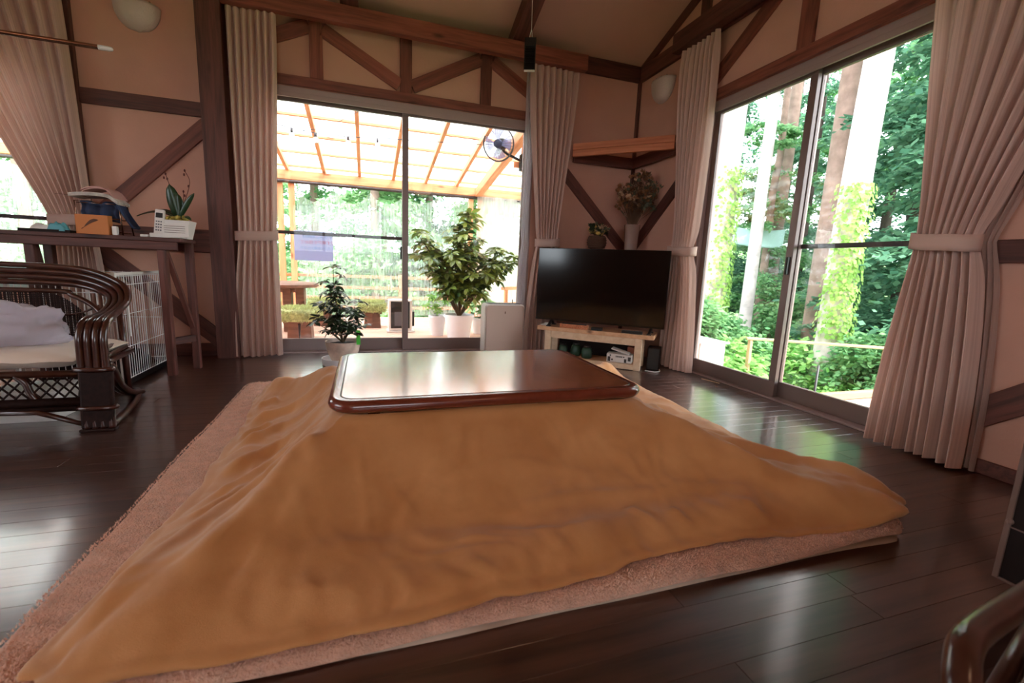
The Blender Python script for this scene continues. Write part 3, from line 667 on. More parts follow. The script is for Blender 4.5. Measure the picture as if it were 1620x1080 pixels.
def rug():
    x0, x1, y0, y1 = -0.70, 1.645, 0.838, 3.03
    nn = noise.noise
    def sheet(x0, x1, y0, y1, zb, th, r, wob, nx=110, ny=110, lift=False, seed=0):
        def pt(i, j, top):
            u = i/(nx-1); v = j/(ny-1); 
            # rounded rectangle map
            x = x0+(x1-x0)*u; y = y0+(y1-y0)*v
            for (cx, cy, sx, sy) in ((x0+r, y0+r, -1, -1), (x1-r, y0+r, 1, -1), (x0+r, y1-r, -1, 1), (x1-r, y1-r, 1, 1)):
                dx, dy = (x-cx)*sx, (y-cy)*sy
                if dx > 0 and dy > 0:
                    mm = max(dx, dy); ln = sqrt(dx*dx+dy*dy)
                    if ln > 1e-9: x = cx+sx*dx*mm/ln; y = cy+sy*dy*mm/ln
            x += wob*nn(Vector((y*2.3, seed, 0)))*(1 if u < 0.05 or u > 0.95 else 0.5); y += wob*nn(Vector((x*2.1, seed+5, 0)))*(1 if v < 0.05 or v > 0.95 else 0.5)
            e = min(u*(x1-x0), (1-u)*(x1-x0), v*(y1-y0), (1-v)*(y1-y0)); rd = min(1, e/0.014)
            z = zb+(th*sqrt(max(0, 1-(1-rd)**2))*0.85+0.15*th if top else 0.0)
            if lift: z += 0.016*exp(-(v*(y1-y0)/0.09)**2)*max(0, nn(Vector((x*2.2+1.7, 3, 0)))+0.35)+0.016*exp(-((x-1.55)/0.2)**2-((y-0.86)/0.12)**2)
            if top: z += 0.0035*nn(Vector((x*16, y*16, 1)))
            return (x, y, max(0.001, z))
        g = G(); g.grid(nx, ny, lambda i, j: pt(i, j, True)); b = len(g.V); g.grid(nx, ny, lambda i, j: pt(i, j, False))
        per = [j*nx for j in range(ny)]+[(ny-1)*nx+i for i in range(1, nx)]+[j*nx+nx-1 for j in range(ny-2, -1, -1)]+[i for i in range(nx-2, 0, -1)]
        g.F += [(a, c, c+b, a+b) for a, c in zip(per, per[1:]+per[:1])]
        return g, pt
    g, pt = sheet(x0, x1, y0, y1, 0.0065, 0.026, 0.07, 0.012, lift=True)
    t = thing('rug', 'plush pink beige rug spread under the quilted table', 'rug', (0.5, 1.9, 0.001))
    g.obj('rug_body', 'rug_pile', t, smooth=True)
    # pile along the strips of rug that show
    rg = random.Random(8); p = G(); NX = 110
    def tuft(x, y, z):
        a = rg.uniform(0, 2*pi); h = rg.uniform(0.003, 0.007); dx, dy = cos(a)*0.004, sin(a)*0.004; w = 0.0016
        p.add([(x-sin(a)*w, y+cos(a)*w, z), (x+sin(a)*w, y-cos(a)*w, z), (x+dx, y+dy, z+h)], [(0, 1, 2)])
    for _ in range(26000):
        i = rg.randrange(0, 13)+rg.random(); j = rg.uniform(0, 109)
        i = min(i, 12.9); V = pt(i, j, True); tuft(V[0], V[1], V[2]-0.001)
    for _ in range(22000):
        i = rg.uniform(0, 109); j = rg.uniform(0, 8); V = pt(i, j, True); tuft(V[0], V[1], V[2]-0.001)
    p.obj('pile', 'rug_fibre', t, kind='stuff')
    g2, _ = sheet(x0+0.02, x1-0.03, y0+0.004, y1-0.02, 0.001, 0.0045, 0.06, 0.016, 60, 60, seed=3)
    tag(g2.obj('underlay_mat', 'mat_pale', smooth=True), 'thin pale mat peeking out under the front of the rug', 'mat')
rug()

# ================================================================== TELEVISION CORNER
BM = frame_at((1.415, 3.609, 0), (0.762, -0.648, 0))
def BB(a0, a1, b0, b1, z0, z1, g=None): return (g or G()).box(a0, a1, b0, b1, z0, z1)
t = thing('television_bench', 'low pale pine bench carrying the television', 'bench', tuple(BM @ Vector((0.49, 0.15, 0.001))))
def pb(name, args, mat, parent, bevel=0.003): return BB(*args).xf(BM).obj(name, mat, parent, bevel=bevel)
pb('bench_top', (0, 0.98, 0, 0.30, 0.266, 0.30), 'pine', t)
for a in (0.07, 0.835):
    for b in (0.012, 0.235): pb('leg', (a, a+0.055, b, b+0.05, 0.001, 0.266), 'pine_front', t)
for b in (0.016, 0.25): pb('apron', (0.125, 0.835, b, b+0.03, 0.205, 0.266), 'pine_front', t)
pb('lower_rail', (0.125, 0.835, 0.016, 0.046, 0.004, 0.046), 'pine_front', t); pb('lower_shelf', (0.125, 0.835, 0.046, 0.28, 0.03, 0.044), 'pine', t)
pb('shade_panel', (0.07, 0.89, 0.287, 0.295, 0.03, 0.266), 'chest_dark', t)  # dark sheet added for the shade at the back of the bench
tv = thing('television', 'large black flat screen television standing on the pine bench', 'television', tuple(BM @ Vector((0.5, 0.1, 0.30))))
cs = pb('casing', (-0.0475, 1.0425, 0.084, 0.125, 0.35, 0.97), 'tv_black', tv, 0.004)
pb('screen', (-0.040, 1.035, 0.080, 0.0845, 0.362, 0.963), 'tv_screen', cs, 0.0)
pb('bezel', (-0.0475, 1.0425, 0.0785, 0.0838, 0.35, 0.3615), 'tv_black', cs, 0.001)
BB(0.2, 0.8, 0.125, 0.16, 0.42, 0.75).xf(BM).obj('back_housing', 'tv_black', tv, bevel=0.01)
for a in (0.10, 0.945):
    g = G().bar((a, 0.10, 0.35), (a-0.01, 0.03, 0.306), 0.02, 0.012).bar((a, 0.10, 0.35), (a-0.01, 0.19, 0.306), 0.02, 0.012).box(a-0.025, a+0.01, 0.012, 0.05, 0.3003, 0.309).box(a-0.025, a+0.01, 0.175, 0.21, 0.3003, 0.309)
    g.xf(BM).obj('stand_foot', 'black_plastic', tv)
t = thing('knitted_tray', 'long orange knitted tray in front of the television', 'tray', tuple(BM @ Vector((0.3, 0.03, 0.3003))))
kb = G().box(0.20, 0.44, 0.008, 0.058, 0.3003, 0.305).box(0.20, 0.44, 0.008, 0.014, 0.305, 0.335).box(0.20, 0.44, 0.052, 0.058, 0.305, 0.335).box(0.20, 0.206, 0.014, 0.052, 0.305, 0.335).box(0.434, 0.44, 0.014, 0.052, 0.305, 0.335).xf(BM).obj('tray_body', 'knit', t, bevel=0.002)
g = G()
for i in range(24):
    for z in (0.309, 0.319, 0.329): g.ball((0.205+i*0.01, 0.007, z), 0.0055, 6, 4)
g.xf(BM).obj('stitches', 'knit', kb, smooth=True, kind='stuff')
def tagbox(name, label, cat, args, mat, bevel=0.003, group=None): return tag(pb(name, args, mat, None, bevel), label, cat, group)
tagbox('remote_control', 'slim black remote control lying inside the knitted tray', 'remote', (0.215, 0.425, 0.017, 0.049, 0.3053, 0.341), 'black_plastic')
tagbox('receiver_box', 'small black receiver box below the middle of the television', 'receiver', (0.47, 0.56, 0.012, 0.06, 0.3003, 0.325), 'black_plastic')
r = thing('remote_control', 'black remote control at the right end of the pine bench', 'remote', tuple(BM @ Vector((0.80, 0.03, 0.3003))))
rb = pb('remote_body', (0.72, 0.885, 0.016, 0.058, 0.3003, 0.322), 'black_plastic', r)
g = G()
for i in range(7):
    for j in range(3): g.box(0.735+i*0.02, 0.745+i*0.02, 0.022+j*0.011, 0.029+j*0.011, 0.322, 0.3238)
g.xf(BM).obj('buttons', 'grey_plastic', rb, kind='stuff')
tagbox('papers', 'thin stack of papers at the left end of the pine bench', 'papers', (0.012, 0.075, 0.06, 0.2, 0.3003, 0.309), 'paper', 0.001)
# things on the lower shelf
t = thing('tissue_box', 'white printed tissue carton on the shelf below the television', 'box', tuple(BM @ Vector((0.72, 0.1, 0.0443))))
carton = pb('carton', (0.61, 0.815, 0.055, 0.16, 0.0443, 0.115), 'paper', t)
g = G()
for i, (a, w, h, z) in enumerate(((0.62, 0.022, 0.04, 0.05), (0.65, 0.014, 0.014, 0.06), (0.755, 0.02, 0.03, 0.05), (0.785, 0.024, 0.034, 0.065), (0.635, 0.012, 0.012, 0.095), (0.745, 0.012, 0.01, 0.09))): g.box(a, a+w, 0.0543, 0.0551, z, z+h)
for i in range(6): g.box(0.685+i*0.0095, 0.6915+i*0.0095, 0.0543, 0.0551, 0.088, 0.102)
g.xf(BM).obj('print', 'tissue_print', carton, kind='stuff')
g = G().box(-0.075, 0.075, -0.045, 0.045, 0, 0.008); g.xf(BM @ Matrix.Translation((0.715, 0.11, 0.1335)) @ Matrix.Rotation(radians(14), 4, 'Y'))
tag(g.obj('envelope', 'paper'), 'folded white paper resting on the tissue carton', 'paper')
tagbox('carton', 'small reddish brown carton behind the tissue box on the shelf', 'box', (0.76, 0.825, 0.175, 0.26, 0.0443, 0.165), 'carton_red')
for i, (a, b, rr, h) in enumerate(((0.21, 0.12, 0.042, 0.09), (0.32, 0.15, 0.045, 0.10), (0.43, 0.10, 0.046, 0.095))):
    lab = ('small dark green jar at the left of the bench shelf', 'dark green jar in the middle of the bench shelf', 'round dark green jar nearest the tissue carton')[i]
    j = thing('jar', lab, 'jar', tuple(BM @ Vector((a, b, 0.0443))))
    jb = G().lathe([(rr*0.8, 0), (rr, 0.012), (rr*1.05, h*0.5), (rr*0.9, h*0.85), (rr*0.6, h)], tuple(BM @ Vector((a, b, 0.0443))), 18).obj('jar_body', 'tin_green', j, smooth=True)
    G().lathe([(rr*0.64, 0), (rr*0.64, 0.014), (rr*0.3, 0.02)], tuple(BM @ Vector((a, b, 0.0443+h))), 16).obj('lid', 'black_plastic', jb, smooth=True, auto=True)
t = thing('subwoofer', 'black box standing on the floor at the right of the bench', 'speaker', tuple(BM @ Vector((1.0, 0.2, 0.001))))
pb('cabinet', (0.93, 1.03, 0.11, 0.24, 0.001, 0.19), 'chest_dark', t, 0.005); pb('grille', (0.938, 1.022, 0.106, 0.1102, 0.012, 0.18), 'black_plastic', t, 0.001)
o = G().tube(spline([(2.16, 3.05, 0.006), (2.20, 2.99, 0.006), (2.26, 3.0, 0.006), (2.30, 3.06, 0.006), (2.24, 3.1, 0.006)], 6), 0.004, 6).obj('power_cord', 'white_plastic', smooth=True)
tag(o, 'thin pale cord looped on the floor beside the pine bench', 'cord')

# corner rack and shelf
t = thing('corner_rack', 'orange wooden beam set across the room corner on dark wall boards', 'rack', (2.2, 3.7, 1.78))
d = Vector((2.42-1.80, 3.32-3.95, 0)).normalized()
a = Vector((1.81, 3.94, 0)); b = Vector((2.43, 3.311, 0)); up = Vector((0, 0, 1))
timber('front_board', a+up*1.889, b+up*1.889, 0.035, 0.056, 'shelf_orange', t); timber('front_board', a+up*1.8325, b+up*1.8325, 0.035, 0.055, 'shelf_orange', t)
timber('wall_board', (1.85, 4.02, 1.830), (2.495, 4.02, 1.830), 0.029, 0.10, 'beam_dark', t); timber('wall_board', (2.487, 3.36, 1.830), (2.487, 4.004, 1.830), 0.031, 0.10, 'beam_dark', t)
o = G().prism([(1.80, 4.03), (2.49, 4.03), (2.49, 3.27)], 0.965, 0.985).obj('corner_shelf', 'shelf_orange', bevel=0.002); tag(o, 'triangular wooden shelf in the corner behind the television', 'shelf')

# dried flowers
def dried(root, c, z, spread, h, n, seed, kinds, lean=(0, 0)):
    r = random.Random(seed); gs = {k: G() for k in kinds}; st = G()
    for i in range(n):
        a = r.uniform(0, 2*pi); e = spread*sqrt(r.random()); hh = h*r.uniform(0.45, 1.0)*(1-0.35*(e/spread)**2)
        tip = Vector((c[0]+cos(a)*e+lean[0]*hh, c[1]+sin(a)*e*0.75+lean[1]*hh, z+hh)); tip.x = min(tip.x, 2.475); tip.y = min(tip.y, 4.0)
        st.tube([(c[0]+cos(a)*0.02, c[1]+sin(a)*0.02, z-0.02), (c[0]+cos(a)*e*0.45, c[1]+sin(a)*e*0.35, z+hh*0.55), tip], 0.0015, 4)
        k = kinds[i % len(kinds)]; q = gs[k]
        if i % 3 == 0:
            q.ball(tip, r.uniform(0.013, 0.024), 7, 5, (1, 1, 0.8))
        elif i % 3 == 1:
            for _ in range(9):
                dd = Vector((r.gauss(0, 1), r.gauss(0, 1), r.gauss(0, 1)+0.5)).normalized(); s = dd.cross(Vector((r.gauss(0, 1), r.gauss(0, 1), r.gauss(0, 1)))).normalized(); L = r.uniform(0.025, 0.045)
                q.add([tip, tip+dd*L*0.5+s*0.010, tip+dd*L, tip+dd*L*0.5-s*0.010], [(0, 1, 2, 3)])
        else:
            for f in range(12):
                p = Vector((c[0], c[1], z)).lerp(tip, 0.5+0.5*f/12); dd = Vector((r.gauss(0, 1), r.gauss(0, 1), 0.9)).normalized(); s = dd.cross(Vector((0, 0, 1))).normalized()
                q.add([p, p+dd*0.018+s*0.005, p+dd*0.036, p+dd*0.018-s*0.005], [(0, 1, 2, 3)])
    st.obj('stems', 'dry_c', root, kind='stuff')
    for k in kinds: gs[k].obj('dried_flowers', k, root, kind='stuff')
vc = (2.345, 3.71)
t = thing('vase', 'tall glass vase with a large bouquet of dried flowers', 'vase', (vc[0], vc[1], 0.9853))
G().lathe([(0.055, 0), (0.06, 0.004), (0.062, 0.12), (0.072, 0.235), (0.068, 0.235), (0.057, 0.12), (0.054, 0.012), (0.001, 0.012)], (vc[0], vc[1], 0.9853), 28).obj('vase_body', 'clear_glass_vase', t, smooth=True, auto=True)
dried(t, vc, 1.20, 0.20, 0.50, 230, 3, ['dry_a', 'dry_b', 'dry_c', 'dry_green', 'dry_a'], lean=(-0.06, -0.16))
g = G(); r = random.Random(5)
for k in range(3):
    base = Vector((vc[0], vc[1]-0.02, 1.22)); tip = Vector((2.40+0.035*k, 3.55-0.03*k, 1.60-0.03*k))
    for f in range(40):
        p = base.lerp(tip, 0.35+0.65*f/40); dd = Vector((r.gauss(0, 1), r.gauss(0, 1), 1.1)).normalized(); s = dd.cross(Vector((0, 1, 0.2))).normalized(); g.add([p, p+dd*0.02+s*0.006, p+dd*0.042, p+dd*0.02-s*0.006], [(0, 1, 2, 3)])
g.obj('dried_spikes', 'dry_green', t, kind='stuff')
wc = (2.055, 3.83)
t = thing('woven_pot', 'round woven pot of yellow dried flowers on the corner shelf', 'pot', (wc[0], wc[1], 0.9853))
G().lathe([(0.05, 0), (0.075, 0.02), (0.088, 0.06), (0.084, 0.10), (0.074, 0.125), (0.066, 0.125), (0.06, 0.09), (0.001, 0.09)], (wc[0], wc[1], 0.9853), 26).obj('pot_body', 'woven', t, smooth=True)
g = G()
for k in range(5): z = 0.9853+0.02+k*0.022; rr = (0.0755, 0.0845, 0.0885, 0.0865, 0.0805)[k]; g.tube([(wc[0]+rr*cos(a*pi/12), wc[1]+rr*sin(a*pi/12), z) for a in range(24)], 0.005, 6, closed=True)
g.obj('weave_bands', 'woven', t, smooth=True, kind='stuff')
dried(t, wc, 1.09, 0.10, 0.13, 70, 9, ['dry_yellow', 'dry_leaf', 'dry_b', 'dry_leaf', 'dry_green'])
# sconces: half-bowl glass shades
def sconce(c, rr, h, nrm, label):
    nx = Vector(nrm); sx = Vector((0, 0, 1)).cross(nx); t = thing('wall_sconce', label, 'sconce', c)
    g = G(); nu, nv = 25, 12
    def pt(i, j):
        th = pi*i/(nu-1); s = j/(nv-1); w = (1-s**2.2)**0.5 if s < 1 else 0.0
        p = Vector(c)+sx*cos(th)*rr*w+nx*(sin(th)*rr*0.62*w+0.002)-Vector((0, 0, h*s)); p.z += 0.012*sin(th)*(1-s); return p
    g.grid(nu, nv, pt).obj('shade', 'sconce_glass', t, smooth=True, solid=0.005)
    V = [Vector(c)+nx*0.002+sx*cos(pi*i/12)*rr*0.5-Vector((0, 0, sin(pi*i/12)*h*0.6)) for i in range(13)]
    G().add(V+[v+nx*0.012 for v in V], [tuple(range(13)), tuple(range(25, 12, -1))]+[(i, i+1, 14+i, 13+i) for i in range(12)]).obj('back_plate', 'white_plastic', t)
    g = G()
    for i in range(5): th = pi*(0.25+0.125*i); p = Vector(c)+sx*cos(th)*rr*0.99+nx*sin(th)*rr*0.62; g.ball(p+Vector((0, 0, 0.012)), 0.006, 8, 5)
    g.obj('rim_beads', 'clear_glass_vase', t, smooth=True, kind='stuff')
sconce((2.5295, 3.665, 2.455), 0.15, 0.175, (-1, 0, 0), 'glass half bowl wall sconce above the corner by the forest window')
sconce((-1.475, 4.0595, 2.455), 0.135, 0.165, (0, -1, 0), 'glass half bowl wall sconce over the console table')
# hanging slatted repeller
t = thing('insect_repeller', 'dark slatted insect repeller hanging on a string from the rafter', 'repeller', (1.20, 3.5, 2.27))
mt = Matrix.Translation((1.20, 3.5, 0)) @ Matrix.Rotation(radians(-22), 4, 'Z')
G().box(-0.043, -0.036, -0.012, 0.012, 2.275, 2.47).box(0.036, 0.043, -0.012, 0.012, 2.275, 2.47).box(-0.043, 0.043, 0.004, 0.012, 2.275, 2.47).box(-0.043, 0.043, -0.012, 0.012, 2.44, 2.50).xf(mt).obj('case', 'black_plastic', t, bevel=0.003)
for k in range(9): G().bar((-0.036, -0.008, 2.29+k*0.0165), (0.036, -0.008, 2.29+k*0.0165), 0.012, 0.003, up=(0, 0.6, 1)).xf(mt).obj('slat', 'black_plastic', t)
G().box(-0.04, 0.04, -0.011, 0.011, 2.268, 2.275).xf(mt).obj('base_strip', 'white_plastic', t)
G().tube([(1.19, 3.5, 2.50), (1.205, 3.5, 2.56), (1.20, 3.5, 2.80)], 0.0025, 5).tube([(1.215, 3.5, 2.50), (1.205, 3.5, 2.56)], 0.0025, 5).obj('string', 'paper', t)
# laundry pole
t = thing('laundry_pole', 'metal laundry pole with a white end cap hanging at upper left', 'pole', (-2.2, 3.3, 1.9))
G().tube([(-3.3, 3.3, 1.9), (-1.395, 3.3, 1.9)], 0.0125, 12).obj('pole_tube', 'steel_pole', t, smooth=True, auto=True)
G().lathe([(0.0132, 0), (0.0135, 0.045), (0.010, 0.062), (0.004, 0.066)], (-1.396, 3.3, 1.9), 14, ax=(1, 0, 0)).obj('end_cap', 'white_plastic', t, smooth=True)
for x in (-2.3, -3.1): G().tube([(x, 3.3, 1.885), (x, 3.3, cz(3.3))], 0.004, 6).obj('hanger_wire', 'black_plastic', t)
# air purifier
t = thing('air_purifier', 'off white upright air purifier standing in front of the terrace door', 'purifier', (1.18, 3.86, 0.001))
def upright(x0, x1, z0, z1, r, y0, y1):
    p = rrect(x0, x1, z0, z1, r, 5); n = len(p); V = [(x, y0, z) for x, z in p]+[(x, y1, z) for x, z in p]
    return G().add(V, [tuple(range(n)), tuple(range(2*n-1, n-1, -1))]+[((i+1) % n, i, n+i, n+(i+1) % n) for i in range(n)])
upright(0.995, 1.365, 0.001, 0.462, 0.03, 3.815, 3.96).obj('housing', 'white_plastic', t, bevel=0.004)
fp = upright(1.005, 1.355, 0.008, 0.452, 0.028, 3.795, 3.8145).obj('front_panel', 'purifier_shaded', t, bevel=0.004)
G().box(1.172, 1.18, 3.7935, 3.795, 0.38, 0.40).obj('emblem', 'ink_brown', fp)
G().box(1.03, 1.33, 3.83, 3.94, 0.462, 0.467).obj('control_panel', 'grey_plastic', t); G().box(1.27, 1.276, 3.9, 3.906, 0.466, 0.50).obj('sensor', 'black_plastic', t)

# ================================================================== SCHEFFLERA PLANTS
def palmate(seed, L, w, nl, mat):
    r = random.Random(seed); g = G()
    for k in range(nl):
        a = 2*pi*k/nl+r.uniform(-0.15, 0.15); l = L*r.uniform(0.8, 1.1); droop = r.uniform(0.15, 0.5)
        d = Vector((cos(a), sin(a), 0)); s = Vector((-sin(a), cos(a), 0)); V = []; F = []
        for i, (q, ww) in enumerate(((0.12, 0.10), (0.35, 0.75), (0.62, 1.0), (0.86, 0.6), (1.0, 0.05))):
            p = d*l*q+Vector((0, 0, l*(0.18*q-droop*q*q))); V += [p-s*w/2*ww+Vector((0, 0, 0.12*w*ww)), p, p+s*w/2*ww+Vector((0, 0, 0.12*w*ww))]
        for i in range(4): b = i*3; F += [(b, b+1, b+4, b+3), (b+1, b+2, b+5, b+4)]
        g.add(V, F)
        g.tube([(0, 0, 0), d*l*0.12+Vector((0, 0, l*0.02))], 0.0012, 3)
    return g.mesh('leaf', mat)
def leafy(root, tips, meshes, seed, size=(0.8, 1.2)):
    r = random.Random(seed); m = mat_of(root).inverted()
    for p, nrm in tips:
        o = bpy.data.objects.new('leaf', r.choice(meshes)); col.objects.link(o)
        q = Vector((0, 0, 1)).rotation_difference(Vector(nrm).normalized()); s = r.uniform(*size)
        o.matrix_world = Matrix.LocRotScale(Vector(p), q @ Matrix.Rotation(r.uniform(0, 6.28), 3, 'Z').to_quaternion(), Vector((s, s, s)))
        o.parent = root; o.matrix_parent_inverse = m
def shrub(root, c, branches, seed, meshes, stem_mat, per=7, size=(0.8, 1.2), step=0.10, rad=0.006, petiole=0.08):
    """branches: end points; leaves sit on petioles along each"""
    r = random.Random(seed); tips = []; st = G()
    for e in branches:
        p0 = Vector(c); p2 = Vector(e); mid = p0.lerp(p2, 0.5)+Vector((r.uniform(-0.03, 0.03), r.uniform(-0.03, 0.03), 0.10*(p2-p0).length)); pts = spline([p0, mid, p2], 8)
        st.tube(pts, [rad*(1-0.7*i/(len(pts)-1)) for i in range(len(pts))], 6)
        L = (p2-p0).length; n = max(2, int(L/step))
        for i in range(n):
            f = 0.30+0.70*(i+0.5)/n; k = min(len(pts)-1, int(f*(len(pts)-1))); b = pts[k]; a = r.uniform(0, 2*pi)
            tp = b+Vector((cos(a), sin(a), 0.55))*petiole*r.uniform(0.7, 1.3); st.tube([b, tp], 0.0016, 4); tips.append((tp, (cos(a)*0.5+r.uniform(-.2, .2), sin(a)*0.5+r.uniform(-.2, .2), 1)))
        tips.append((pts[-1], (r.uniform(-.3, .3), r.uniform(-.3, .3), 1)))
    st.obj('stems', stem_mat, root, smooth=True, kind='stuff'); leafy(root, tips, meshes, seed, size)
pm = [palmate(i, 0.085, 0.036, 7, 'leaf_schefflera_dark') for i in range(3)]
pc = (-0.175, 3.60)
t = thing('potted_schefflera', 'small dark leafy plant in a pale clay pot by the terrace door', 'plant', (pc[0], pc[1], 0.001))
G().lathe([(0.10, 0), (0.13, 0.006), (0.135, 0.055), (0.128, 0.055), (0.122, 0.014), (0.001, 0.014)], (pc[0]-0.02, pc[1], 0.001), 30).obj('saucer', 'white_pot', t, smooth=True, auto=True)
pp_ = G().lathe([(0.065, 0), (0.075, 0.003), (0.115, 0.09), (0.125, 0.15), (0.128, 0.168), (0.118, 0.168), (0.113, 0.145), (0.001, 0.145)], (pc[0], pc[1], 0.0165), 30).obj('pot', 'clay_pot', t, smooth=True, auto=True)
G().lathe([(0.112, 0), (0.06, 0.01), (0.001, 0.012)], (pc[0], pc[1], 0.162), 20).obj('soil', 'soil', pp_)
shrub(t, (pc[0], pc[1], 0.17), [(-0.235, 3.62, 0.74), (-0.27, 3.6, 0.62), (-0.20, 3.58, 0.56), (-0.33, 3.58, 0.46), (-0.36, 3.56, 0.33), (-0.08, 3.62, 0.48), (-0.04, 3.58, 0.38), (-0.02, 3.6, 0.30), (-0.14, 3.52, 0.42), (-0.22, 3.52, 0.36), (-0.12, 3.55, 0.30), (-0.28, 3.54, 0.27), (-0.19, 3.66, 0.45), (-0.10, 3.50, 0.26), (-0.2, 3.49, 0.25)], 21, pm, 'stem', size=(0.65, 1.0), step=0.075, rad=0.005, petiole=0.055)
G().box(-0.075, -0.047, 3.497, 3.50, 0.17, 0.28).obj('plant_tag', 'tag_green', t, label='bright green plant tag')

# ================================================================== CONSOLE TABLE AT LEFT
DX0, DX1, DY0, DY1, DZ = -2.02, -1.105, 3.36, 3.64, 0.885
t = thing('console_table', 'narrow dark wooden console table standing against the left wall', 'table', (-1.55, 3.5, 0.001))
timber('table_board', (DX0, 3.5, DZ-0.012), (DX1, 3.5, DZ-0.012), 0.28, 0.024, 'beam_dark', t)
for yy in (3.375, 3.625): timber('apron', (DX0+0.04, yy, DZ-0.05), (DX1-0.02, yy, DZ-0.05), 0.022, 0.05, 'beam_dark', t)
for xx, dr in ((-1.215, 0.08), (-1.86, -0.02)):
    timber('leg', (xx, 3.40, 0.001), (xx, 3.40, DZ-0.025), 0.05, 0.045, 'beam_dark', t, up=(1, 0, 0)); timber('leg', (xx+dr, 3.60, 0.001), (xx+dr, 3.60, DZ-0.025), 0.045, 0.045, 'beam_dark', t, up=(1, 0, 0))
    timber('foot_rail', (xx, 3.425, 0.22), (xx+dr, 3.575, 0.22), 0.03, 0.045, 'beam_dark', t); timber('diagonal_brace', (xx+0.005, 3.42, 0.82), (xx+dr*0.94, 3.585, 0.29), 0.028, 0.03, 'beam_dark', t, up=(1, 0, 0))
# rack of magazines and cloths
t = thing('magazine_rack', 'leaning wire rack stuffed with newspapers on the console table', 'rack', (-1.55, 3.54, DZ))
g = G()
for x in (-1.66, -1.44):
    g.tube([(x, 3.47, DZ+0.004), (x-0.02, 3.50, DZ+0.20), (x-0.02, 3.60, DZ+0.21), (x, 3.61, DZ+0.004)], 0.004, 6)
for z in (0.02, 0.10, 0.19): g.tube([(-1.67, 3.48+z*0.1, DZ+z), (-1.45, 3.48+z*0.1, DZ+z)], 0.003, 6); g.tube([(-1.67, 3.605, DZ+z), (-1.45, 3.605, DZ+z)], 0.003, 6)
g.tube([(-1.77, 3.5, DZ+0.232), (-1.6, 3.5, DZ+0.225)], 0.0012, 4)
g.obj('wire_frame', 'steel_pole', t, smooth=True)
def slab(c, s, rot, mat, name, label, cat, bevel=0.002):
    m = Matrix.Translation(c) @ Matrix.Rotation(radians(rot[2]), 4, 'Z') @ Matrix.Rotation(radians(rot[1]), 4, 'Y') @ Matrix.Rotation(radians(rot[0]), 4, 'X')
    return tag(G().box(-s[0]/2, s[0]/2, -s[1]/2, s[1]/2, -s[2]/2, s[2]/2).xf(m).obj(name, mat, bevel=bevel), label, cat)
def paper_stack(c, w, d, n, mat, name, label, cat, sag, rz=0):
    r = random.Random(len(label)); g = G(); m = Matrix.Translation(c) @ Matrix.Rotation(rz, 4, 'Z')
    for k in range(n):
        z = k*0.007; sh = r.uniform(-0.008, 0.008); N = 12
        V = []; F = []
        for i in range(N):
            u = i/(N-1); x = (u-0.5)*w+sh; zz = z+sag*(1-(2*u-1)**2)-0.02*max(0, u-0.8)*8
            for yy in (-d/2, d/2): V += [(x, yy, zz), (x, yy, zz+0.006)]
        for i in range(N-1):
            a = i*4; F += [(a, a+4, a+6, a+2), (a+1, a+3, a+7, a+5), (a, a+1, a+5, a+4), (a+2, a+6, a+7, a+3)]
        F += [(0, 2, 3, 1), ((N-1)*4, (N-1)*4+1, (N-1)*4+3, (N-1)*4+2)]
        g.add(V, F)
    return tag(g.xf(m).obj(name, mat), label, cat)
paper_stack((-1.565, 3.535, DZ+0.218), 0.235, 0.17, 3, 'newsprint', 'newspaper', 'folded newspapers lying on top of the wire rack', 'newspaper', 0.012, 0.03)
paper_stack((-1.545, 3.55, DZ+0.255), 0.16, 0.14, 2, 'pink_cloth', 'folded_cloth', 'pink folded cloth on top of the newspapers', 'cloth', 0.022, -0.1)
g = G().grid(14, 12, lambda i, j: (-1.655+0.19*i/13, 3.515+0.012*sin(i*1.3)+0.01*sin(j*0.9), DZ+0.085+0.11*j/11+0.006*sin(i*0.8)))
tag(g.obj('dark_cloth', 'navy_cloth', smooth=True, solid=0.02), 'dark navy folded cloth bundled inside the wire rack', 'cloth')
g = G().grid(12, 14, lambda i, j: (-1.47+0.055*j/13+0.012*sin(i*0.9)+0.02*(j/13)**2, 3.48+0.10*i/11, DZ+0.205-0.15*(j/13)-0.008*sin(i)))
tag(g.obj('blue_magazine', 'print_blue', smooth=True, solid=0.008), 'dark blue magazine slumping over the right end of the rack', 'magazine')
t = thing('kraft_box', 'small orange brown box with a feather printed on its front', 'box', (-1.59, 3.44, DZ))
kx = G().box(-1.645, -1.485, 3.41, 3.465, DZ+0.0005, DZ+0.115).obj('carton', 'kraft', t, bevel=0.002)
pts = []; N = 10
for i in range(N+1): u = i/N; pts.append((-1.605+0.075*u, DZ+0.04+0.045*u+0.012*sin(pi*u)+0.011*sin(pi*u)**0.7))
for i in range(N, -1, -1): u = i/N; pts.append((-1.605+0.075*u, DZ+0.04+0.045*u+0.012*sin(pi*u)-0.009*sin(pi*u)**0.7))
G().add([(x, 3.4092, z) for x, z in pts], [tuple(range(len(pts)))]).tube([(-1.617, 3.409, DZ+0.03), (-1.605, 3.409, DZ+0.04)], 0.0015, 4).obj('feather_print', 'ink_brown', kx)
o = G().box(-1.475, -1.45, 3.42, 3.45, DZ+0.0005, DZ+0.055).obj('label_bottle', 'paper', None, bevel=0.004); tag(o, 'tiny white carton beside the feather box', 'carton')
t = thing('serving_tray', 'flat dark tray at the left end of the console table', 'tray', (-1.76, 3.45, DZ))
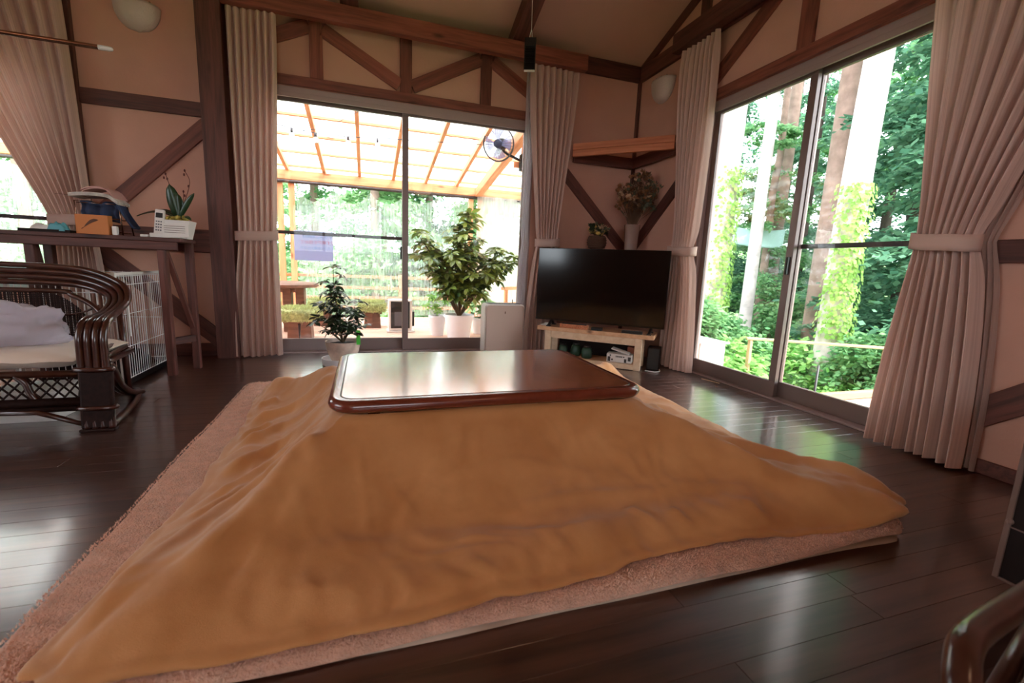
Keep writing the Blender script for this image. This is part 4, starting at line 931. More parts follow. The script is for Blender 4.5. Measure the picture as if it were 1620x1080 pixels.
G().box(-1.90, -1.66, 3.38, 3.54, DZ+0.0005, DZ+0.008).box(-1.90, -1.66, 3.38, 3.388, DZ+0.008, DZ+0.016).box(-1.90, -1.66, 3.532, 3.54, DZ+0.008, DZ+0.016).box(-1.90, -1.892, 3.388, 3.532, DZ+0.008, DZ+0.016).box(-1.668, -1.66, 3.388, 3.532, DZ+0.008, DZ+0.016).obj('tray_body', 'chest_dark', t)
def pouch(c, s, mat, name, label, cat, seed, rz=0.0):
    g = G(); n = 14
    def pt(i, j, up):
        u, v = i/(n-1)*2-1, j/(n-1)*2-1; h = (max(0, 1-u**4)*max(0, 1-v**4))**0.6
        z = h*s[2]*(0.75+0.5*noise.noise(Vector((u*2.1, v*2.1, seed)))) if up else 0.0
        x, y = u*s[0]/2, v*s[1]/2
        return (c[0]+x*cos(rz)-y*sin(rz), c[1]+x*sin(rz)+y*cos(rz), c[2]+z)
    g.grid(n, n, lambda i, j: pt(i, j, True)); g.grid(n, n, lambda i, j: pt(n-1-i, j, False))
    return tag(g.obj(name, mat, smooth=True), label, cat)
pouch((-1.80, 3.43, DZ+0.0085), (0.12, 0.07, 0.045), 'paper', 'tissue_pack', 'crumpled white packet on the tray', 'packet', 1, 0.2)
pouch((-1.725, 3.41, DZ+0.0085), (0.10, 0.05, 0.055), 'print_teal', 'teal_packet', 'crumpled teal packet on the dark tray near the feather box', 'packet', 2, -0.3)
pouch((-1.845, 3.49, DZ+0.0085), (0.08, 0.06, 0.035), 'pink_cloth', 'pink_packet', 'pale pink packet at the back of the dark tray', 'packet', 3, 0.0)
# handset in cradle, orchid, papers
t = thing('cordless_handset', 'white remote handset standing upright in its cradle', 'handset', (-1.235, 3.45, DZ))
mt = Matrix.Translation((-1.245, 3.45, DZ+0.012)) @ Matrix.Rotation(radians(4), 4, 'Y') @ Matrix.Rotation(radians(-8), 4, 'X')
hb = G().box(-0.026, 0.026, -0.012, 0.012, 0.0, 0.165).xf(mt).obj('handset_body', 'white_plastic', t, bevel=0.006)
G().box(-0.018, 0.018, -0.0135, -0.0118, 0.112, 0.142).xf(mt).obj('display', 'black_plastic', hb)
g = G()
for i in range(3):
    for j in range(4): g.box(-0.016+i*0.012, -0.008+i*0.012, -0.0132, -0.0118, 0.03+j*0.018, 0.038+j*0.018)
g.xf(mt).obj('buttons', 'grey_plastic', hb, kind='stuff')
G().box(-1.285, -1.185, 3.42, 3.48, DZ+0.0005, DZ+0.028).obj('cradle', 'white_plastic', t, bevel=0.005)
o = G().box(-1.33, -1.29, 3.41, 3.44, DZ+0.0005, DZ+0.016).obj('eraser', 'paper', None, bevel=0.004); tag(o, 'small white scrap at the foot of the handset cradle', 'scrap')
t = thing('orchid', 'orchid with dark leaves and bare stalks in a white square pot', 'plant', (-1.145, 3.52, DZ))
x0, x1, x2, x3 = -1.20, -1.10, -1.215, -1.075; z0, z1 = DZ+0.0005, DZ+0.115
V = [(a, b, z0) for a, b in ((x0, 3.47), (x1, 3.47), (x1, 3.57), (x0, 3.57))]+[(a, b, z1) for a, b in ((x2, 3.455), (x3, 3.455), (x3, 3.585), (x2, 3.585))]
V += [(a, b, z1) for a, b in ((x2+.008, 3.463), (x3-.008, 3.463), (x3-.008, 3.577), (x2+.008, 3.577))]+[(a, b, z1-0.02) for a, b in ((x2+.01, 3.465), (x3-.01, 3.465), (x3-.01, 3.575), (x2+.01, 3.575))]
G().add(V, [(3, 2, 1, 0)]+[(i, (i+1) % 4, 4+(i+1) % 4, 4+i) for i in range(4)]+[(4+i, 4+(i+1) % 4, 8+(i+1) % 4, 8+i) for i in range(4)]+[(8+i, 8+(i+1) % 4, 12+(i+1) % 4, 12+i) for i in range(4)]+[(12, 13, 14, 15)]).obj('pot', 'white_plastic', t)
g = G(); r = random.Random(2)
for _ in range(40): g.ball((-1.165+r.uniform(-0.04, 0.055), 3.52+r.uniform(-0.05, 0.05), z1-0.005+r.uniform(0, 0.03)), r.uniform(0.008, 0.016), 6, 4)
g.obj('moss', 'moss_bulb', t, smooth=True, kind='stuff')
def strap_leaf(base, tip, w, bend):
    base, tip = Vector(base), Vector(tip); d = tip-base; s = d.cross(Vector((0.3, 1, 0.1))).normalized(); N = 9; V = []; F = []
    s2 = Vector((1, 0.2, 0)) if abs(d.normalized().z) > 0.6 else Vector((0, 1, 0.35))
    s2 = (s2-d.normalized()*s2.dot(d.normalized())).normalized()
    for i in range(N):
        u = i/(N-1); ww = w*(sin(pi*min(1, u*0.9+0.08))**0.6)*(1 if u < 0.97 else 0.2); p = base+d*u+Vector((0, 0, bend*sin(pi*u)))
        V += [p-s2*ww/2+Vector((0, 0, 0.004)), p, p+s2*ww/2+Vector((0, 0, 0.004))]
    for i in range(N-1): b = i*3; F += [(b, b+1, b+4, b+3), (b+1, b+2, b+5, b+4)]
    G().add(V, F).obj('leaf', 'leaf_orchid', t, smooth=True, solid=0.002)
c = Vector((-1.15, 3.52, z1+0.01))
strap_leaf(c, (-1.185, 3.50, DZ+0.335), 0.075, 0.0); strap_leaf(c, (-1.15, 3.51, DZ+0.285), 0.065, 0.0); strap_leaf(c, (-1.045, 3.48, DZ+0.29), 0.032, 0.01)
strap_leaf(c, (-1.36, 3.47, DZ+0.125), 0.045, 0.035); strap_leaf(c, (-1.26, 3.50, DZ+0.17), 0.05, 0.02); strap_leaf(c, (-1.06, 3.44, DZ+0.115), 0.03, 0.02)
sk = G().tube(spline([c, (-1.11, 3.51, DZ+0.24), (-1.072, 3.5, DZ+0.36), (-1.095, 3.5, DZ+0.43)], 6), 0.002, 5).tube(spline([c, (-1.12, 3.51, DZ+0.20), (-1.11, 3.5, DZ+0.30)], 6), 0.002, 5).tube(spline([c, (-1.18, 3.51, DZ+0.30), (-1.20, 3.5, DZ+0.40)], 6), 0.002, 5).obj('stalks', 'bud_red', t)
g = G()
for p in ((-1.095, 3.5, DZ+0.43), (-1.10, 3.5, DZ+0.405), (-1.11, 3.5, DZ+0.30), (-1.105, 3.5, DZ+0.275), (-1.20, 3.5, DZ+0.40), (-1.21, 3.5, DZ+0.375), (-1.193, 3.5, DZ+0.37), (-1.08, 3.5, DZ+0.335)): g.ball(p, 0.007, 6, 5, (0.8, 0.8, 1.3))
g.obj('buds', 'bud_red', sk, smooth=True, kind='stuff')
t = thing('note_card', 'white printed card propped against the orchid pot', 'card', (-1.15, 3.44, DZ))
cd = G().bar((-1.215, 3.425, DZ+0.045), (-1.075, 3.425, DZ+0.052), 0.003, 0.088, up=(0, 0.15, 1)).obj('card', 'paper', t)
g = G()
for k in range(5): g.box(-1.205, -1.092, 3.4205, 3.4212, DZ+0.022+k*0.013, DZ+0.0245+k*0.013)
g.obj('printed_lines', 'ink_brown', cd, kind='stuff')

# ================================================================== RATTAN SETTEE
SX = -1.15
st = thing('rattan_settee', 'dark rattan settee with curved pole arms at the left edge', 'settee', (-1.9, 2.7, 0.001))
# four parallel poles: stacked along the back, fanned side by side over the arm, then down as the front leg
cl = [((-2.7, 3.00, 0.655), (0, 0.0, 1)), ((-1.9, 3.00, 0.66), (0, 0, 1)), ((-1.55, 3.0, 0.655), (0.1, 0, 1)), ((-1.40, 2.985, 0.635), (0.35, 0, 0.95)), ((-1.275, 2.93, 0.585), (0.75, 0.15, 0.65)), ((-1.225, 2.83, 0.53), (0.9, 0.2, 0.4)), ((-1.21, 2.72, 0.497), (0.95, 0.1, 0.3)),
      ((-1.185, 2.60, 0.488), (1, 0, 0.2)), ((-1.158, 2.50, 0.488), (1, 0, 0.05)), ((-1.15, 2.435, 0.468), (1, 0, 0)), ((-1.15, 2.405, 0.415), (1, 0, 0)), ((-1.15, 2.40, 0.34), (1, 0, 0)), ((-1.15, 2.395, 0.22), (1, 0, 0)), ((-1.142, 2.38, 0.10), (1, 0, 0)), ((-1.135, 2.365, 0.012), (1, 0, 0))]
for k in range(4):
    off = (k-1.5)*0.029; pts = [Vector(c)+Vector(o).normalized()*off for c, o in cl]
    G().tube(spline(pts, 6), 0.0148, 10).obj('arm_pole', 'rattan', st, smooth=True)
G().tube(spline([(-2.7, 2.965, 0.57), (-1.62, 2.965, 0.575), (-1.47, 2.955, 0.55), (-1.36, 2.93, 0.48), (-1.335, 2.9, 0.40), (-1.335, 2.88, 0.30)], 6), 0.013, 8).obj('back_frame', 'rattan', st, smooth=True)
g = G(); r = random.Random(3)          # woven back: crossing canes
def back_top(x): return 0.565 if x < -1.6 else 0.565-0.30*max(0, (x+1.6)/0.27)**2.2
x = -2.68
while x < -1.35:
    g.box(x, x+0.0045, 2.952+0.003*sin(x*300), 2.956+0.003*sin(x*300), 0.29, back_top(x)); x += 0.0085
z = 0.30
while z < 0.56:
    xe = -1.345 if z < 0.36 else -1.6+0.27*max(0.0, (0.565-z)/0.30)**(1/2.2)
    g.box(-2.68, xe, 2.9485, 2.9515, z, z+0.004); z += 0.009
g.obj('woven_back', 'rattan_wrap', st, kind='stuff')
G().tube(spline([(-2.68, 2.945, 0.47), (-1.75, 2.945, 0.475), (-1.62, 2.945, 0.44), (-1.45, 2.945, 0.46), (-1.36, 2.945, 0.50)], 6), 0.005, 6).obj('back_cane', 'rattan', st, smooth=True)
# seat frame, lattice, rails
G().tube([(-2.7, 2.41, 0.255), (-1.19, 2.41, 0.255)], 0.016, 8).tube([(-1.2, 2.43, 0.255), (-1.24, 2.95, 0.255)], 0.016, 8).tube([(-2.7, 2.95, 0.26), (-1.25, 2.95, 0.26)], 0.014, 8).tube([(-1.19, 2.43, 0.31), (-1.27, 2.9, 0.315)], 0.012, 8).tube([(-1.18, 2.45, 0.285), (-1.25, 2.92, 0.285)], 0.012, 8).obj('seat_frame', 'rattan', st, smooth=True)
G().tube([(-2.7, 2.405, 0.125), (-1.19, 2.40, 0.130)], 0.02, 8).tube([(-2.7, 2.405, 0.098), (-1.19, 2.40, 0.10)], 0.014, 8).obj('lower_rail', 'rattan_wrap', st, smooth=True)
x = -2.66
while x < -1.24:
    G().tube([(x, 2.412, 0.145), (min(-1.2, x+0.085), 2.412, 0.24)], 0.0042, 5).obj('lattice_cane', 'rattan_wrap', st); G().tube([(x+0.085, 2.418, 0.145), (x, 2.418, 0.24)], 0.0042, 5).obj('lattice_cane', 'rattan_wrap', st); x += 0.042
G().tube(spline([(-1.43, 2.41, 0.25), (-1.40, 2.41, 0.22), (-1.385, 2.41, 0.17), (-1.36, 2.41, 0.13)], 5), 0.014, 8).obj('curved_brace', 'rattan', st, smooth=True)
G().tube([(-1.62, 2.40, 0.095), (-1.36, 2.39, 0.09), (-1.16, 2.37, 0.02)], 0.012, 8).tube([(-2.7, 2.40, 0.09), (-1.6, 2.40, 0.095)], 0.012, 8).obj('stretcher', 'rattan', st, smooth=True)
for zz, yy, xx in ((0.275, 2.398, -1.15), (0.105, 2.381, -1.143)):
    G().tube([(xx+0.068*cos(a*pi/10), yy+0.021*sin(a*pi/10), zz) for a in range(20)], 0.011, 6, closed=True).obj('leg_wrap', 'rattan', st, smooth=True)
G().add([(x, y, z) for z, k in ((0.012, 0.0), (0.27, 0.028)) for x, y in ((-1.202, 2.353+k), (-1.082, 2.353+k), (-1.082, 2.385+k), (-1.202, 2.385+k))], [(3, 2, 1, 0), (4, 5, 6, 7)]+[(i, (i+1) % 4, 4+(i+1) % 4, 4+i) for i in range(4)]).obj('leg_binding', 'rattan_wrap', st, bevel=0.01)
G().box(-1.205, -1.075, 2.345, 2.385, 0.001, 0.014).obj('foot', 'rattan_wrap', st, bevel=0.004)
# side hoop and floor runner towards the rear foot
for k in range(3):
    G().tube(spline([(-1.165+k*0.024, 2.45, 0.29), (-1.185+k*0.02, 2.55, 0.24), (-1.20+k*0.02, 2.64, 0.14), (-1.225+k*0.02, 2.80, 0.055), (-1.245+k*0.02, 2.95, 0.02)], 6), 0.013, 8).obj('side_hoop', 'rattan', st, smooth=True)
G().tube(spline([(-1.10, 2.38, 0.022), (-1.13, 2.60, 0.02), (-1.19, 2.85, 0.018), (-1.245, 2.985, 0.018), (-1.30, 3.0, 0.018)], 6), 0.016, 8).obj('floor_runner', 'rattan', st, smooth=True)
G().tube([(-1.26, 2.93, 0.02), (-1.27, 2.94, 0.5)], 0.016, 8).obj('rear_leg', 'rattan', st, smooth=True)
def cushion(x0, x1, y0, y1, z0, z1, name, mat, label, cat):
    g = G(); nx, ny = 36, 20
    def pt(i, j, s):
        u, v = i/(nx-1)*2-1, j/(ny-1)*2-1; h = (max(0, 1-u**8)*max(0, 1-v**6))**0.5
        zc = (z0+z1)/2-0.01; hh = (z1-z0)/2
        return ((x0+x1)/2+u*(x1-x0)/2, (y0+y1)/2+v*(y1-y0)/2, zc+s*hh*h*(1+0.10*noise.noise(Vector((u*3, v*2, s))))+0.006*noise.noise(Vector((u*6, v*5, 2))))
    g.grid(nx, ny, lambda i, j: pt(i, j, 1)); g.grid(nx, ny, lambda i, j: pt(nx-1-i, j, -1))
    return tag(g.obj(name, mat, smooth=True), label, cat)
cushion(-2.6, -1.225, 2.405, 2.90, 0.272, 0.365, 'seat_cushion', 'cushion', 'pale cream seat cushion on the rattan settee', 'cushion')
def bag():
    g = G(); n1, n2 = 40, 22; c = Vector((-1.62, 2.62, 0.362))
    def pt(i, j):
        a = 2*pi*i/n1; s = j/(n2-1); rr = (sin(pi*min(1, 0.05+s*0.95)*0.5+0.0))
        rx, ry, rz = 0.26, 0.15, 0.175
        d = Vector((cos(a)*cos(s*pi/2), sin(a)*cos(s*pi/2), sin(s*pi/2)))
        k = 1+0.22*noise.noise(d*2.6+Vector((3, 1, 0)))+0.10*noise.noise(d*6.5)+0.05*noise.noise(d*15)
        p = c+Vector((d.x*rx*k+0.10*d.z, d.y*ry*k, d.z*rz*k)); 
        return p
    g.grid(n1, n2, pt, wrap=True)
    return tag(g.obj('plastic_bag', 'plastic_bag', smooth=True, solid=0.0015), 'crumpled translucent white plastic bag lying on the settee cushion', 'bag')
bag()

# ================================================================== PET CAGE
t = thing('pet_cage', 'white wire pet cage standing behind the settee under the console', 'cage', (-1.57, 3.4, 0.001))
def wires(p0, ex, L, ez0, ez1, step, hor, name, r=0.0019):
    g = G(); p0 = Vector(p0); ex = Vector(ex).normalized(); n = int(L/step)
    for i in range(n+1): p = p0+ex*(L*i/n); g.tube([p+Vector((0, 0, ez0)), p+Vector((0, 0, ez1))], r, 4)
    for z in hor: g.tube([p0+Vector((0, 0, z)), p0+ex*L+Vector((0, 0, z))], r*1.3, 4)
    return g.obj(name, 'white_wire', t, kind='stuff')
cx, cy0, cy1 = -1.335, 3.065, 3.78
wires((cx, cy0, 0), (0, 1, 0), cy1-cy0, 0.05, 0.655, 0.0265, (0.055, 0.24, 0.43, 0.60, 0.65), 'side_wires')
wires((-1.80, cy0, 0), (1, 0, 0), 0.465, 0.05, 0.655, 0.028, (0.055, 0.20, 0.40, 0.56, 0.65), 'front_wires')
wires((-1.80, cy1, 0), (1, 0, 0), 0.465, 0.05, 0.655, 0.05, (0.055, 0.34, 0.65), 'rear_wires')
for x, y in ((cx, cy0), (cx, cy1), (-1.80, cy0), (-1.80, cy1)): G().box(x-0.009, x+0.009, y-0.009, y+0.009, 0.001, 0.675).obj('corner_post', 'white_plastic', t, bevel=0.002)
G().box(cx-0.006, cx+0.006, cy0+0.009, cy1-0.009, 0.655, 0.672).obj('top_bar', 'white_plastic', t); G().box(-1.79, cx-0.009, cy0-0.006, cy0+0.006, 0.655, 0.672).obj('top_bar', 'white_plastic', t)
for a, b, z in ((3.16, 3.172, 0.30), (3.45, 3.462, 0.42)): G().box(cx+0.004, cx+0.012, a, b, z, 0.60).obj('door_bar', 'white_plastic', t)
G().box(-1.785, cx-0.02, cy0+0.02, cy1-0.02, 0.004, 0.05).obj('tray', 'black_plastic', t, bevel=0.004)
pouch((-1.57, 3.38, 0.0505), (0.38, 0.5, 0.16), 'chest_dark', 'cage_bedding', 'dark blanket heaped inside the pet cage', 'blanket', 7)
t = thing('storage_tub', 'white plastic tub on the floor beneath the rattan settee', 'tub', (-1.5, 2.62, 0.001))
ringed([(0.02, 0.001), (0.0, 0.13), (-0.008, 0.135), (-0.008, 0.142)], -1.62, -1.36, 2.52, 2.72, 0.03).obj('tub_body', 'white_plastic', t, smooth=True, auto=True); ringed([(-0.012, 0.1425), (-0.012, 0.15), (0.0, 0.154)], -1.62, -1.36, 2.52, 2.72, 0.03).obj('lid', 'white_plastic', t)

# ================================================================== NEAR FURNITURE AT LOWER RIGHT
t = thing('rattan_chair', 'blurred dark rattan armchair at the lower right corner', 'chair', (1.0, 0.1, 0.001))
for dy in (0.0, -0.52):
    G().tube(spline([(1.42, 0.42+dy, 0.32), (1.12, 0.365+dy, 0.312), (0.98, 0.345+dy, 0.312), (0.84, 0.325+dy, 0.318), (0.765, 0.308+dy, 0.322), (0.725, 0.29+dy, 0.308), (0.705, 0.275+dy, 0.27), (0.71, 0.27+dy, 0.16), (0.715, 0.27+dy, 0.012)], 8), 0.019, 14).obj('arm_hoop', 'rattan', t, smooth=True)
G().tube(spline([(1.40, 0.45, 0.012), (1.42, 0.46, 0.4), (1.47, 0.35, 0.75), (1.48, 0.15, 0.80), (1.47, -0.02, 0.75), (1.42, -0.06, 0.4), (1.40, -0.06, 0.012)], 8), 0.018, 10).obj('back_hoop', 'rattan', t, smooth=True)
G().tube([(0.70, 0.27, 0.17), (0.70, -0.25, 0.17)], 0.014, 8).tube([(0.70, 0.27, 0.17), (1.41, 0.45, 0.20)], 0.014, 8).tube([(0.70, -0.25, 0.17), (1.41, -0.06, 0.20)], 0.014, 8).tube([(1.41, 0.45, 0.20), (1.41, -0.06, 0.20)], 0.014, 8).obj('seat_frame', 'rattan', t, smooth=True)
g = G().grid(20, 14, lambda i, j: (0.74+0.64*i/19, -0.21+0.46*j/13+0.16*i/19, 0.215+0.03*(max(0, 1-(i/9.5-1)**6)*max(0, 1-(j/6.5-1)**6))**0.5))
g.obj('seat_pad', 'seat_brown', t, smooth=True, solid=0.03)
t = thing('low_chest', 'dark low chest with pale worn edges at the right edge', 'chest', (1.9, 0.3, 0.001))
G().box(1.548, 2.10, 0.02, 0.60, 0.06, 0.44).obj('chest_body', 'chest_dark', t, bevel=0.004)
eb = G().box(1.543, 1.549, 0.594, 0.606, 0.057, 0.44).box(1.543, 1.549, 0.02, 0.594, 0.057, 0.063).box(1.543, 1.549, 0.02, 0.60, 0.20, 0.203).obj('edge_binding', 'chest_edge', t, bevel=0.002)
G().ball((1.545, 0.597, 0.215), 0.008, 8, 6).obj('rivet', 'chest_edge', eb)
for x in (1.60, 2.05):
    for y in (0.07, 0.55): G().box(x-0.02, x+0.02, y-0.02, y+0.02, 0.001, 0.06).obj('foot', 'chest_dark', t)
# bits lying on the floor
o = G().add([(2.385, 2.515, 0.003), (2.40, 2.535, 0.009), (2.425, 2.54, 0.003), (2.41, 2.52, 0.010), (2.405, 2.505, 0.003)], [(0, 1, 3), (1, 2, 3), (3, 4, 0), (2, 4, 3)]).obj('dry_leaf', 'dry_c', solid=0.001); tag(o, 'dry brown leaf lying on the floor by the forest window', 'leaf')
o = G().bar((2.46, 2.74, 0.004), (2.50, 2.60, 0.004), 0.008, 0.005).obj('wood_strip', 'pine_front'); tag(o, 'thin pale stick lying along the forest window sill', 'stick')

# ================================================================== COVERED TERRACE
DK = -0.05
deck = struct(G().box(-5.0, 2.5, 4.215, 7.05, DK-0.16, DK-0.032).obj('terrace_deck', 'beam_dark'), 'pale wooden deck of the covered terrace')
y = 4.22; me = {}
while y < 7.0:
    for xa, xb in ((-5.0, -1.3), (-1.297, 2.5)):
        o = timber('deck_board', (xa, y+0.057, DK-0.015), (xb, y+0.057, DK-0.015), 0.114, 0.029, 'deck', deck, bevel=0.0)
    y += 0.12
pg = thing('terrace_roof', 'cedar framed terrace roof with translucent panels', 'roof', (-0.5, 6.8, DK))
def rz(y): return 1.98-0.167*(y-6.8)
for k in range(-8, 4):
    x = 0.38+0.45*k
    if x < 2.35: timber('rafter', (x, 4.23, rz(4.23)-0.035), (x, 7.0, rz(7.0)-0.035), 0.042, 0.07, 'cedar', pg)
for yy in (4.40, 4.88, 5.365, 5.85, 6.345, 6.83): timber('purlin', (-4.6, yy, rz(yy)+0.017), (2.4, yy, rz(yy)+0.017), 0.042, 0.028, 'cedar', pg)
timber('front_beam', (-4.6, 6.80, 1.865), (2.4, 6.80, 1.865), 0.09, 0.12, 'cedar', pg); timber('girder', (1.60, 4.23, rz(4.23)-0.135), (1.60, 6.75, rz(6.75)-0.135), 0.09, 0.125, 'cedar', pg)
timber('end_beam', (2.33, 4.23, rz(4.23)-0.135), (2.33, 6.75, rz(6.75)-0.135), 0.06, 0.11, 'cedar', pg); timber('ledger', (-4.6, 4.225+0.02, rz(4.24)-0.13), (2.4, 4.245, rz(4.24)-0.13), 0.03, 0.10, 'cedar', pg)
for x in (-4.2, -2.65, -1.07, -0.93, 1.50, 1.645, 2.33): timber('post', (x, 6.80, DK+0.001), (x, 6.80, 1.805), 0.07, 0.07, 'cedar', pg, up=(1, 0, 0))
timber('hanging_block', (1.72, 5.02, 1.86), (1.72, 5.02, 2.30), 0.09, 0.07, 'cedar', pg, up=(1, 0, 0)); timber('cross_piece', (1.60, 5.06, 1.93), (2.30, 5.06, 1.93), 0.04, 0.06, 'cedar', pg)
G().tube([(-4.6, 6.74, 1.775), (2.4, 6.74, 1.775)], 0.022, 8).obj('curtain_pipe', 'alu_dark', pg, smooth=True)
for k in range(8):
    xa = -4.6+k*0.877; V = [(x, yy, rz(yy)+0.033+dz) for x in (xa, xa+0.872) for yy in (4.22, 7.12) for dz in (0, 0.006)]
    G().add(V, [(0, 1, 3, 2), (4, 6, 7, 5), (0, 4, 5, 1), (2, 3, 7, 6), (0, 2, 6, 4), (1, 5, 7, 3)]).obj('roof_panel', 'polycarbonate', pg)
def sheet(x0, x1, y, zt, zb, mat, label, scallop=0.0, seed=1, along='x', n=110):
    def pt(i, j):
        u = i/(n-1); v = j/29; s = x0+(x1-x0)*u; top = zt-scallop*abs(sin(pi*u*5.0))**0.6*(0.5+0.5*cos(u*2))
        z = top+(zb-top)*v; off = 0.03*noise.noise(Vector((s*4, z*0.7, seed)))+0.014*sin(s*26+2*noise.noise(Vector((s*2, z, seed))))*(1-0.5*v)
        return (s, y+off, z) if along == 'x' else (y+off, s, z)
    return tag(G().grid(n, 30, pt).obj('vinyl_sheet', mat, smooth=True), label, 'sheet')
sheet(-0.86, 1.46, 6.70, 1.75, 0.02, 'vinyl', 'clear vinyl sheet with sagging top hung behind the small plant', 0.22, 1)
sheet(1.58, 2.30, 6.70, 1.80, 0.02, 'vinyl_cloudy', 'cloudy vinyl sheet at the far right corner of the terrace', 0.0, 2, n=50)
sheet(4.3, 6.72, 2.27, 2.05, 0.02, 'vinyl_cloudy', 'cloudy vinyl side curtain closing the right end of the terrace', 0.0, 3, along='y')
sheet(-4.5, -1.12, 6.70, 1.75, 0.02, 'vinyl', 'clear vinyl sheet seen through the far left window', 0.10, 4)
# railing
t = thing('terrace_railing', 'reddish slatted wooden railing along the far edge of the terrace', 'railing', (0.6, 6.93, DK))
for z in (0.11, 0.255, 0.40, 0.56): timber('rail_slat', (-4.4, 6.93, z), (2.45, 6.93, z), 0.022, 0.038, 'cedar', t)
for x in (-3.2, -1.9, -0.95, 0.50, 1.75): timber('railing_post', (x, 6.965, DK-0.1), (x, 6.965, 0.60), 0.045, 0.07, 'cedar', t, up=(1, 0, 0))
# string lights
t = thing('string_lights', 'string of clear bulbs hanging under the terrace roof', 'string lights', (-0.3, 5.2, 2.1))
cab = spline([(-1.6, 5.1, rz(5.1)-0.07), (-0.80, 5.2, 2.08), (-0.45, 5.2, 2.045), (0.0, 5.2, 2.055), (0.25, 5.2, 2.075), (1.28, 5.3, rz(5.3)-0.07)], 8)
G().tube(cab, 0.004, 5).tube(spline([(-0.60, 5.2, 2.05), (-0.3, 5.0, 2.09), (0.20, 4.5, rz(4.5)-0.09)], 8), 0.003, 5).obj('cable', 'cable', t)
for x, z in ((-0.69, 2.06), (-0.47, 2.045), (-0.16, 2.05), (0.13, 2.06)):
    sk = G().lathe([(0.012, 0), (0.013, -0.035), (0.008, -0.04)], (x, 5.2, z), 10).obj('socket', 'cable', t, smooth=True); G().ball((x, 5.2, z-0.068), 0.028, 12, 8, (1, 1, 1.15)).obj('bulb', 'bulb_glass', sk, smooth=True)
# wall fan on the girder
t = thing('wall_fan', 'round wall fan with blue blades mounted under the terrace roof', 'fan', (1.40, 5.0, 2.11))
ax = Vector((-0.62, -0.75, -0.22)).normalized(); c = Vector((1.395, 5.0, 2.115)); u = ax.cross(Vector((0, 0, 1))).normalized(); v = u.cross(ax)
def ring(cc, rr, r, n=36): return [cc+(u*cos(2*pi*i/n)+v*sin(2*pi*i/n))*rr for i in range(n)]
g = G().tube(ring(c, 0.178, 0), 0.009, 6, closed=True)
for k in range(30):
    a = 2*pi*k/30; d = u*cos(a)+v*sin(a); g.tube([c+d*0.178, c+d*0.15+ax*0.035, c+d*0.06+ax*0.05], 0.0018, 4); g.tube([c+d*0.178, c+d*0.14-ax*0.05, c+d*0.05-ax*0.06], 0.0018, 4)
g.tube(ring(c+ax*0.045, 0.10, 0), 0.0015, 4, closed=True); g.obj('guard', 'cable', t, kind='stuff')
for k in range(4):
    a0 = k*pi/2; V = []; 
    for i in range(7):
        for j in range(5): rr = 0.035+0.12*i/6; a = a0+(j/4-0.5)*1.15*(0.7+0.3*i/6); V.append(c+(u*cos(a)+v*sin(a))*rr+ax*(0.02*(j/4-0.5)))
    G().add(V, [(i*5+j, i*5+j+1, i*5+j+6, i*5+j+5) for i in range(6) for j in range(4)]).obj('blade', 'fan_plastic', t, smooth=True)
G().lathe([(0.045, -0.02), (0.045, 0.03), (0.02, 0.045)], c, 18, ax=ax).obj('hub', 'navy_cloth', t, smooth=True, auto=True); G().lathe([(0.05, 0.05), (0.062, 0.08), (0.058, 0.15), (0.03, 0.17)], c, 18, ax=-ax).obj('motor', 'black_plastic', t, smooth=True)
G().tube(spline([c-ax*0.12, c-ax*0.13+Vector((0.02, 0, -0.08)), Vector((1.64, 5.02, 1.98)), Vector((1.68, 5.02, 1.97))], 5), 0.016, 8).obj('arm', 'black_plastic', t, smooth=True); G().box(1.655, 1.684, 4.985, 5.055, 1.86, 2.04).obj('wall_bracket', 'black_plastic', t, bevel=0.01)
# sign stuck to the door glass, read from outside
t = thing('paper_sign', 'paper notice with mirrored teal and red writing on the terrace door', 'sign', (-0.415, 4.166, 0.78))
G().box(-0.565, -0.265, 4.1655, 4.1665, 0.775, 1.02).obj('paper', 'sign_paper', t)
def text_mesh(txt, size, mat, x, z, y, parent, name='lettering', mirror=True):
    cu = bpy.data.curves.new('t', 'FONT'); cu.body = txt; cu.size = size; cu.align_x = 'CENTER'
    ob = bpy.data.objects.new('t', cu); col.objects.link(ob); bpy.context.view_layer.update()
    me = bpy.data.meshes.new_from_object(ob.evaluated_get(bpy.context.evaluated_depsgraph_get())); bpy.data.objects.remove(ob)
    s = -1 if mirror else 1
    for vv in me.vertices: vv.co = Vector((x+s*vv.co.x, y, z+vv.co.y))
    me.materials.clear(); me.materials.append(M[mat]); o = bpy.data.objects.new(name, me); col.objects.link(o); adopt(o, parent); return o
text_mesh('テラスご利用は', 0.034, 'sign_teal', -0.385, 0.965, 4.1648, t); text_mesh('必ず網戸を閉めて', 0.034, 'sign_red', -0.385, 0.915, 4.1648, t); text_mesh('くださいお願いします', 0.026, 'sign_teal', -0.39, 0.872, 4.1648, t)
